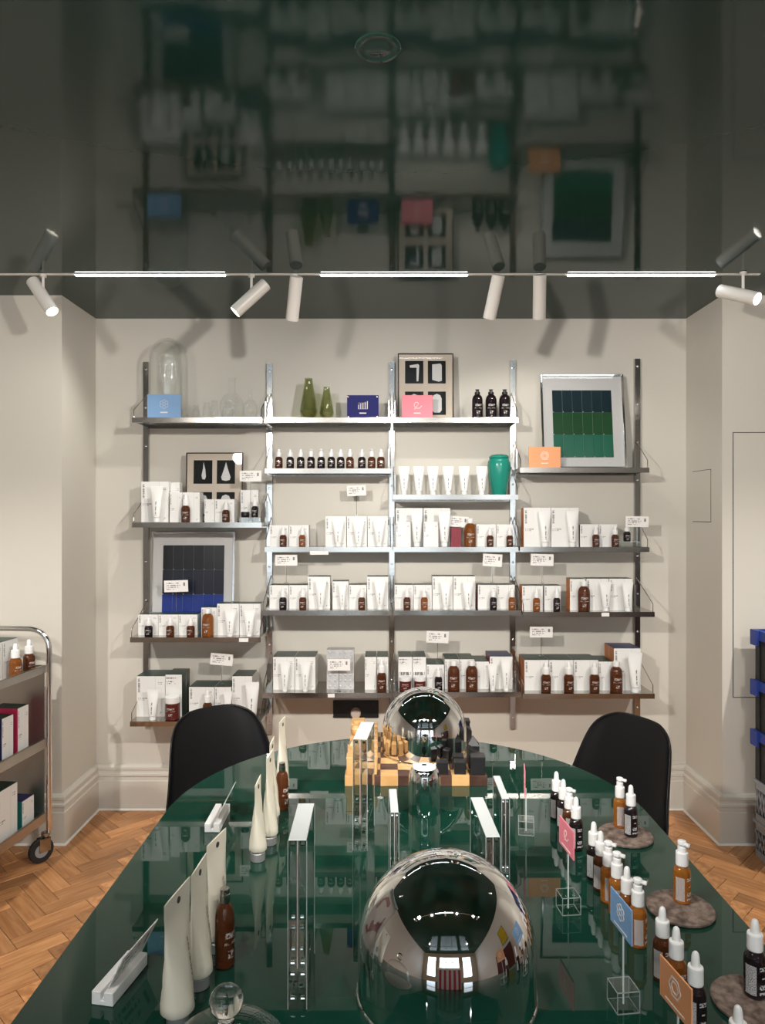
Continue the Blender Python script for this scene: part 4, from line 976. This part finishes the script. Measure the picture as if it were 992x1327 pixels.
# serum bottles in a row on the right
BH = 0.123; BW = 0.032
def kp(px, top): d = F*(EYE-TZ-BH)/(top-HR); return X(px, d), d
row = [('drop', K_, 721.5, 1000), ('drop', K_, 730.5, 1010), ('pump', D_, 738, 1021), ('drop', K_, 747, 1033),
       ('drop', K_, 770, 1065), ('drop', D_, 779, 1077), ('pump', O_, 789, 1090), ('pump', O_, 800, 1104), ('drop', A_, 813, 1123), ('pump', O_, 827, 1138),
       ('drop', D_, 859, 1175), ('drop', A_, 877, 1201), ('drop', K_, 902, 1233), ('drop', D_, 957, 1303)]
for k, (kind, tint, px, top) in enumerate(row):
    x, y = kp(px, top)
    fromend = k
    grp = 'far cluster' if k < 4 else 'middle cluster' if k < 10 else 'near cluster'
    n0 = 0 if k < 4 else 4 if k < 10 else 10
    bottle(kind, tint, (x, y, TZ+.0003), BW, BH, '%s %s, %s from back in %s on table' % (TN.get(tint, 'orange amber'), KN[kind], ORD[k-n0], grp), 0.25 if kind == 'drop' else 0.9, 'serum bottles lined up on the table', True)
def disc(label, x, y):
    g = G(); g.lathe([(0, 0), (0.060, 0), (0.0645, 0.002), (0.065, 0.006), (0.063, 0.009), (0, 0.0095)], 40)
    tag(link('stone_coaster', g.mesh('stone_coaster', 'stone'), None, (x, y, TZ+.0002)), label, 'coaster', 'round stone coasters'); return TZ+0.0100
zc = disc('round brown stone coaster holding two bottles, furthest back', 0.597, 1.734)
bottle('pump', O_, (0.596, 1.772, zc), BW, BH, 'orange amber pump bottle on the furthest stone coaster', 0.9, None, True)
bottle('drop', K_, (0.606, 1.722, zc), BW, BH, 'blackish dropper bottle on the furthest stone coaster', 0.25, None, True)
zc = disc('round brown stone coaster holding one orange pump bottle', 0.596, 1.412)
bottle('pump', O_, (0.606, 1.428, zc), BW+.002, BH, 'orange amber pump bottle alone on the middle stone coaster', 0.5, None, True)
zc = disc('round brown stone coaster nearest the camera at the right edge', 0.600, 1.139)
bottle('drop', K_, (0.607, 1.150, zc), BW+.002, BH, 'black dropper bottle on the nearest stone coaster', 0.25, None, True)
# card stands
def card_stand(label, x, y, mat, kind, hc=0.115, cw=0.075, ch=0.052, rz=0.0, lean=0.0):
    t = thing('card_stand', label, 'card stand', (x, y, TZ+.0003), rz, group='clear card stands on the table')
    s = 0.0185
    link('clear_cube', G().bbox(-s, s, -s, s, 0, 0.034, 0.0008).mesh('clear_cube', 'acrylic_thin', 0), t)
    g = G()
    for a in (-s, s):
        for b in (-s, s): g.box(a-.0006, a+.0006, b-.0006, b+.0006, 0, .034)
    for zz in (0.0003, 0.0338):
        for a in (-s, s): g.box(a-.0006, a+.0006, -s, s, zz-.0006, zz+.0006); g.box(-s, s, a-.0006, a+.0006, zz-.0006, zz+.0006)
    link('cube_edges', g.mesh('cube_edges', 'cube_edge', 0), t)
    link('rod', G().tube([(0, 0, 0.004), (0, 0, hc+0.01)], 0.0015, 8).mesh('rod', 'acrylic_edge'), t)
    c = link('card', G().bbox(-cw/2, cw/2, -0.0012, 0.0012, 0, ch, 0.0004).mesh('card', mat, 0), t, (0, -0.0035, hc), (lean, 0, 0))
    link('emblem', emblem(kind, ch*0.25, -0.0013).mesh('emblem', 'emblem_pale', 0), c, (0, 0, ch*0.58))
    g = G(); bars(g, [(-cw*0.3, cw*0.3, ch*0.10, ch*0.135)], -0.0013); link('caption', g.mesh('caption', 'emblem_pale', 0), c)
card_stand('card stand with pale card seen edge-on, furthest back', 0.358, 1.76, 'card_pink', 'swirl', 0.10, 0.07, 0.06, -PI/2-0.17)
card_stand('card stand with pink card beside the far bottle cluster', 0.372, 1.413, 'card_pink', 'swirl', 0.118, 0.08, 0.056, -PI/2+0.10)
card_stand('card stand with blue card beside the middle bottle cluster', 0.388, 1.137, 'card_blue', 'star', 0.118, 0.075, 0.056, -PI/2+0.12)
card_stand('card stand with orange card at the front right', 0.400, 0.955, 'card_orange', 'ring', 0.118, 0.075, 0.056, -PI/2+0.16)
# glass cloche with knob at the front
t = thing('glass_cloche', 'low clear glass cloche with ball knob at the table front', 'glass dome', (-0.209, 0.945, TZ+.0002))
prf = [(0.086, 0.0), (0.087, 0.004), (0.087, 0.055)]+[(0.087*math.cos(a*PI/20), 0.055+0.058*math.sin(a*PI/20)) for a in range(1, 10)]+[(0.0, 0.113)]
link('dome_wall', G().lathe(prf, 40, cap=False).mesh('dome_wall', 'clear_glass', 60), t)
link('knob', G().lathe([(0.0, 0.113), (0.012, 0.113), (0.010, 0.119), (0.013, 0.123)]+[(0.023*math.sin(a*PI/14), 0.140-0.021*math.cos(a*PI/14)) for a in range(4, 15)], 28, cap=False).mesh('knob', 'acrylic', 60), t)
link('plate', G().lathe([(0, 0.0), (0.10, 0.0), (0.104, 0.003), (0.10, 0.0005), (0, 0.0006)], 40, cap=False).mesh('plate', 'clear_glass', 30), t)
# striped gift box by the camera (mirrored in the dome)
t = thing('striped_box', 'red and cream striped box at the near end of the table', 'box', (0.09, 0.66, TZ+.0002))
link('box_body', G().bbox(-0.10, 0.10, -0.04, 0.04, 0, 0.15, 0.002).box(-0.099, 0.099, 0.0401, 0.0406, 0.001, 0.149).mesh('box_body', 'stripe_print', 0), t)
link('box_lid', G().bbox(-0.103, 0.103, -0.043, 0.043, 0.15, 0.165, 0.002).mesh('box_lid', 'card_white', 0), t)

# ------------------------------------------------------------------ chairs
def chair(label, x, y, rz):
    t = thing('shell_chair', label, 'chair', (x, y, 0), rz, group='black moulded shell chairs')
    prof = [(-0.225, 0.425, .17, .00, .01), (-0.20, 0.437, .205, .0, .012), (-0.12, 0.44, .225, .0, .022), (-0.03, 0.428, .232, .0, .035), (0.06, 0.422, .235, .01, .05), (0.125, 0.435, .235, .03, .055),
            (0.165, 0.475, .232, .055, .04), (0.187, 0.54, .222, .07, .02), (0.205, 0.61, .210, .07, .0), (0.222, 0.68, .197, .062, 0), (0.238, 0.745, .182, .050, 0), (0.249, 0.785, .160, .038, -.004), (0.256, 0.808, .128, .026, -.008), (0.259, 0.820, .085, .012, -.006)]
    n = 12; v = []; f = []
    for (py, pz, hw, fwd, up) in prof:
        for k in range(n+1):
            u = -1+2*k/n
            v.append((hw*math.sin(u*PI/2*0.96)/math.sin(PI/2*.96), py-fwd*abs(u)**2.2, pz+up*abs(u)**2.2))
    for i in range(len(prof)-1):
        for k in range(n): f.append((i*(n+1)+k, i*(n+1)+k+1, (i+1)*(n+1)+k+1, (i+1)*(n+1)+k))
    s = link('shell', G().add(v, f).mesh('shell', 'chair_black', 180), t)
    md = s.modifiers.new('thick', 'SOLIDIFY'); md.thickness = 0.009; md.offset = 0
    sb = s.modifiers.new('sub', 'SUBSURF'); sb.levels = 2; sb.render_levels = 2
    for sx in (-1, 1):
        for (ty, by) in ((-0.10, -0.20), (0.09, 0.21)):
            link('leg', G().tube([(sx*0.12, ty, 0.425), (sx*0.14, ty*1.1, 0.38), (sx*0.21, by, 0.0)], 0.010, 10).mesh('leg', 'black_cap'), t)
    link('seat_mount', G().bbox(-0.13, 0.13, -0.12, 0.10, 0.395, 0.41, 0.003).mesh('seat_mount', 'black_cap', 0), t)
chair('black shell chair at the left of the table end', -0.50, 2.50, math.radians(38))
chair('black shell chair at the right of the table end', 0.715, 2.44, math.radians(-60))

# ------------------------------------------------------------------ trolley at the left
TA = math.radians(-6.5)
t = thing('steel_trolley', 'three-tier stainless steel trolley on castors at the left edge', 'trolley', (-1.512, 3.17, 0), TA)
Wt, Lt = 0.50, 0.80                       # extends to -x and -y from the far right corner
zt = [(0.845, 0.879), (0.507, 0.550), (0.176, 0.218)]
for (a, b) in zt:
    g = G(); g.box(-Wt, 0, -Lt, 0, a, a+0.003); g.box(-0.003, 0, -Lt, 0, a+0.003, b); g.box(-Wt, -Wt+0.003, -Lt, 0, a+0.003, b)
    g.box(-Wt+.003, -0.003, -0.003, 0, a+0.003, b); g.box(-Wt+.003, -0.003, -Lt, -Lt+0.003, a+0.003, b)
    g.box(-0.012, 0, -Lt, 0, b-0.0015, b); g.box(-Wt, -0.012, -Lt+.0, -Lt+.012, b-.0015, b)
    link('tray', g.mesh('tray', 'steel_satin', 0), t)
for yy in (0.014, -Lt-0.014):
    pts = [(0.006, yy, 0.13), (0.006, yy, 0.95)]+[(0.006-0.09+0.09*math.cos(k*PI/12), yy, 0.95+0.088*math.sin(k*PI/12)) for k in range(1, 6)]+[(0.006-0.09, yy, 1.038)]
    pts += [(-Wt+0.084, yy, 1.038)]+[(-Wt+0.084-0.09*math.sin(k*PI/12), yy, 0.95+0.088*math.cos(k*PI/12)) for k in range(1, 7)]+[(-Wt-0.006, yy, 0.13)]
    link('hoop', G().tube(pts, 0.0125, 12).mesh('hoop', 'frame_chrome', 50), t)
link('end_panel', G().box(-Wt+0.01, -0.008, 0.0005, 0.0025, 0.218, 0.845).mesh('end_panel', 'steel_satin', 0), t)
for (cx_, cy_) in ((0.0, 0.0), (-Wt, 0.0), (0.0, -Lt), (-Wt, -Lt)):
    cs = link('castor', G().lathe([(0.016, 0.13), (0.020, 0.128), (0.020, 0.118), (0.014, 0.114), (0.014, 0.105)], 16).box(-0.018, -0.014, -0.034, 0.014, 0.05, 0.108).box(0.014, 0.018, -0.034, 0.014, 0.05, 0.108).box(-0.018, 0.018, -0.02, 0.014, 0.104, 0.108).mesh('castor', 'steel', 40), t, (cx_, cy_, 0), (0, 0, math.radians(-35)))
    wl = G().lathe([(0.030, -0.011), (0.050, -0.011), (0.0545, -0.006), (0.0545, 0.006), (0.050, 0.011), (0.030, 0.011)], 32, cap=False)
    link('wheel', wl.mesh('wheel', 'rubber', 40), cs, (0, -0.022, 0.0547), (0, PI/2, 0))
    link('hub', G().lathe([(0, -0.009), (0.012, -0.012), (0.014, -0.008), (0.031, -0.008), (0.031, 0.008), (0.014, 0.008), (0.012, 0.012), (0, 0.009)], 24, cap=False).mesh('hub', 'hub_grey', 30), cs, (0, -0.022, 0.0547), (0, PI/2, 0))
ROT = Matrix.Rotation(TA, 4, 'Z')
def tl(x, y, z): p = ROT @ Vector((x, y, z)); return (p.x-1.512, p.y+3.17, p.z)
def tcarton(x, y, z, wd, dp, h, label, **k):
    c = carton(-wd/2, wd/2, 0, dp, 0, h, label, group='cartons on the trolley', **k); c.location = tl(x, y, z+.0004); c.rotation_euler = (0, 0, TA+PI/2); return c
# fronts face +x (the open long side)
z3, z2, z1 = [a+0.003 for a, b in zt]
for k in range(3): tcarton(-0.085, -0.125-0.105*k, z3, 0.10, 0.09, 0.165, 'white carton with green top, %s from far end, top tray of trolley' % ORD[k], left='carton_front')
p = tl(-0.042, -0.06, z3); bottle('drop', D_, (p[0], p[1], p[2]+.0003), 0.05, 0.155, 'dark brown dropper bottle nearest the hoop on trolley top tray', 1.2)
p = tl(-0.042, -0.155, z3); bottle('drop', A_, (p[0], p[1], p[2]+.0003), 0.05, 0.155, 'amber dropper bottle in front of cartons on trolley top tray', 1.2)
tcarton(-0.03, -0.225, z2, 0.075, 0.10, 0.20, 'white carton with navy side on middle trolley tray', left='carton_navy', right='carton_navy')
tcarton(-0.03, -0.12, z2, 0.075, 0.12, 0.215, 'white carton with pink side on middle trolley tray', left='carton_pink', right='carton_pink')
tcarton(-0.03, -0.33, z2, 0.075, 0.10, 0.20, 'white carton at near end of middle trolley tray', left='carton_navy')
tcarton(-0.03, -0.225, z1, 0.13, 0.09, 0.235, 'large white carton on bottom trolley tray', left='carton_side')
tcarton(-0.03, -0.085, z1, 0.085, 0.08, 0.135, 'small teal-sided carton with blue top on bottom trolley tray', left='carton_teal', right='carton_teal', top='carton_navy')

# ------------------------------------------------------------------ crates at the right
CXR, CYF, CW, CDp = 1.697, 3.235, 0.60, 0.40
def crate(label, z, h, mat, rim, lattice):
    t = thing('storage_crate', label, 'crate', (CXR, CYF, z), group='crates stacked at the right edge')
    th = 0.004; x0, x1, y0, y1 = 0.008, CW-0.008, -CDp+0.008, -0.008
    if lattice:
        g = G()
        g.box(x0, x1, y0, y1, 0.0, 0.005)
        for (a, b, c, d) in ((x0, x0+th, y0, y1), (x1-th, x1, y0, y1), (x0, x1, y0, y0+th), (x0, x1, y1-th, y1)):
            g.box(a, b, c, d, 0.005, 0.03); g.box(a, b, c, d, h-0.045, h-0.012)
        link('crate_frame', g.mesh('crate_frame', mat, 0), t)
        for s in (0, 1):                                        # slanted lattice bars, each wall its own run
            g = G(); n = 14
            xx = x0 if s == 0 else x1-th
            for k in range(n):
                for sl in (-1, 1):
                    ya = y0+(k+0.5)*(y1-y0)/n; dy = sl*0.016
                    g.add([(xx, ya-dy-.003, .028), (xx, ya-dy+.003, .028), (xx, ya+dy+.003, h-.043), (xx, ya+dy-.003, h-.043),
                           (xx+th, ya-dy-.003, .028), (xx+th, ya-dy+.003, .028), (xx+th, ya+dy+.003, h-.043), (xx+th, ya+dy-.003, h-.043)],
                          [(0, 3, 2, 1), (4, 5, 6, 7), (0, 1, 5, 4), (1, 2, 6, 5), (2, 3, 7, 6), (3, 0, 4, 7)])
            o = link('lattice', g.mesh('lattice', mat, 0), t); o['kind'] = 'stuff'
        for yy in (y0, y1-th): link('end_wall', G().box(x0+th, x1-th, yy, yy+th, 0.03, h-0.045).mesh('end_wall', mat, 0), t)
        link('contents', G().bbox(x0+0.02, x1-0.02, y0+0.02, y1-0.02, 0.006, h-0.05, 0.01).mesh('contents', 'crate_black', 0), t)
    else:
        g = G(); g.box(x0, x1, y0, y1, 0.0, 0.005)
        for (a, b, c, d) in ((x0, x0+th, y0, y1), (x1-th, x1, y0, y1), (x0+th, x1-th, y0, y0+th), (x0+th, x1-th, y1-th, y1)): g.box(a, b, c, d, 0.005, h-0.03)
        for k in range(6): g.box(x0-0.005, x0, y0+0.03+k*0.062, y0+0.036+k*0.062, 0.005, h-0.045)
        link('crate_body', g.mesh('crate_body', mat, 0), t)
    g = G(); zr = h-0.045 if not lattice else h-0.014
    g.box(0, CW, -CDp, -CDp+0.012, zr, h-.001).box(0, CW, -0.012, 0, zr, h-.001).box(0, 0.012, -CDp+0.012, -0.012, zr, h-.001).box(CW-0.012, CW, -CDp+0.012, -0.012, zr, h-.001)
    if not lattice: g.box(-0.010, 0.0, -0.055, 0.004, h-0.07, h-.001).box(-0.010, 0.0, -CDp-0.004, -CDp+0.055, h-0.07, h-.001)
    link('rim', g.mesh('rim', rim, 0), t)
zc = 0.0
for lab, h, m_, r_, lt in [('grey lattice crate at the bottom of the stack', 0.165, 'crate_grey', 'crate_grey', True), ('grey lattice crate second from the bottom of the stack', 0.185, 'crate_grey', 'crate_grey', True),
                           ('black crate with blue rim resting on the grey crates', 0.225, 'crate_black', 'crate_blue', False), ('black crate with blue rim, middle of the three black ones', 0.228, 'crate_black', 'crate_blue', False),
                           ('black crate with blue rim at the top of the stack', 0.228, 'crate_black', 'crate_blue', False)]:
    crate(lab, zc+0.0003, h, m_, r_, lt); zc += h
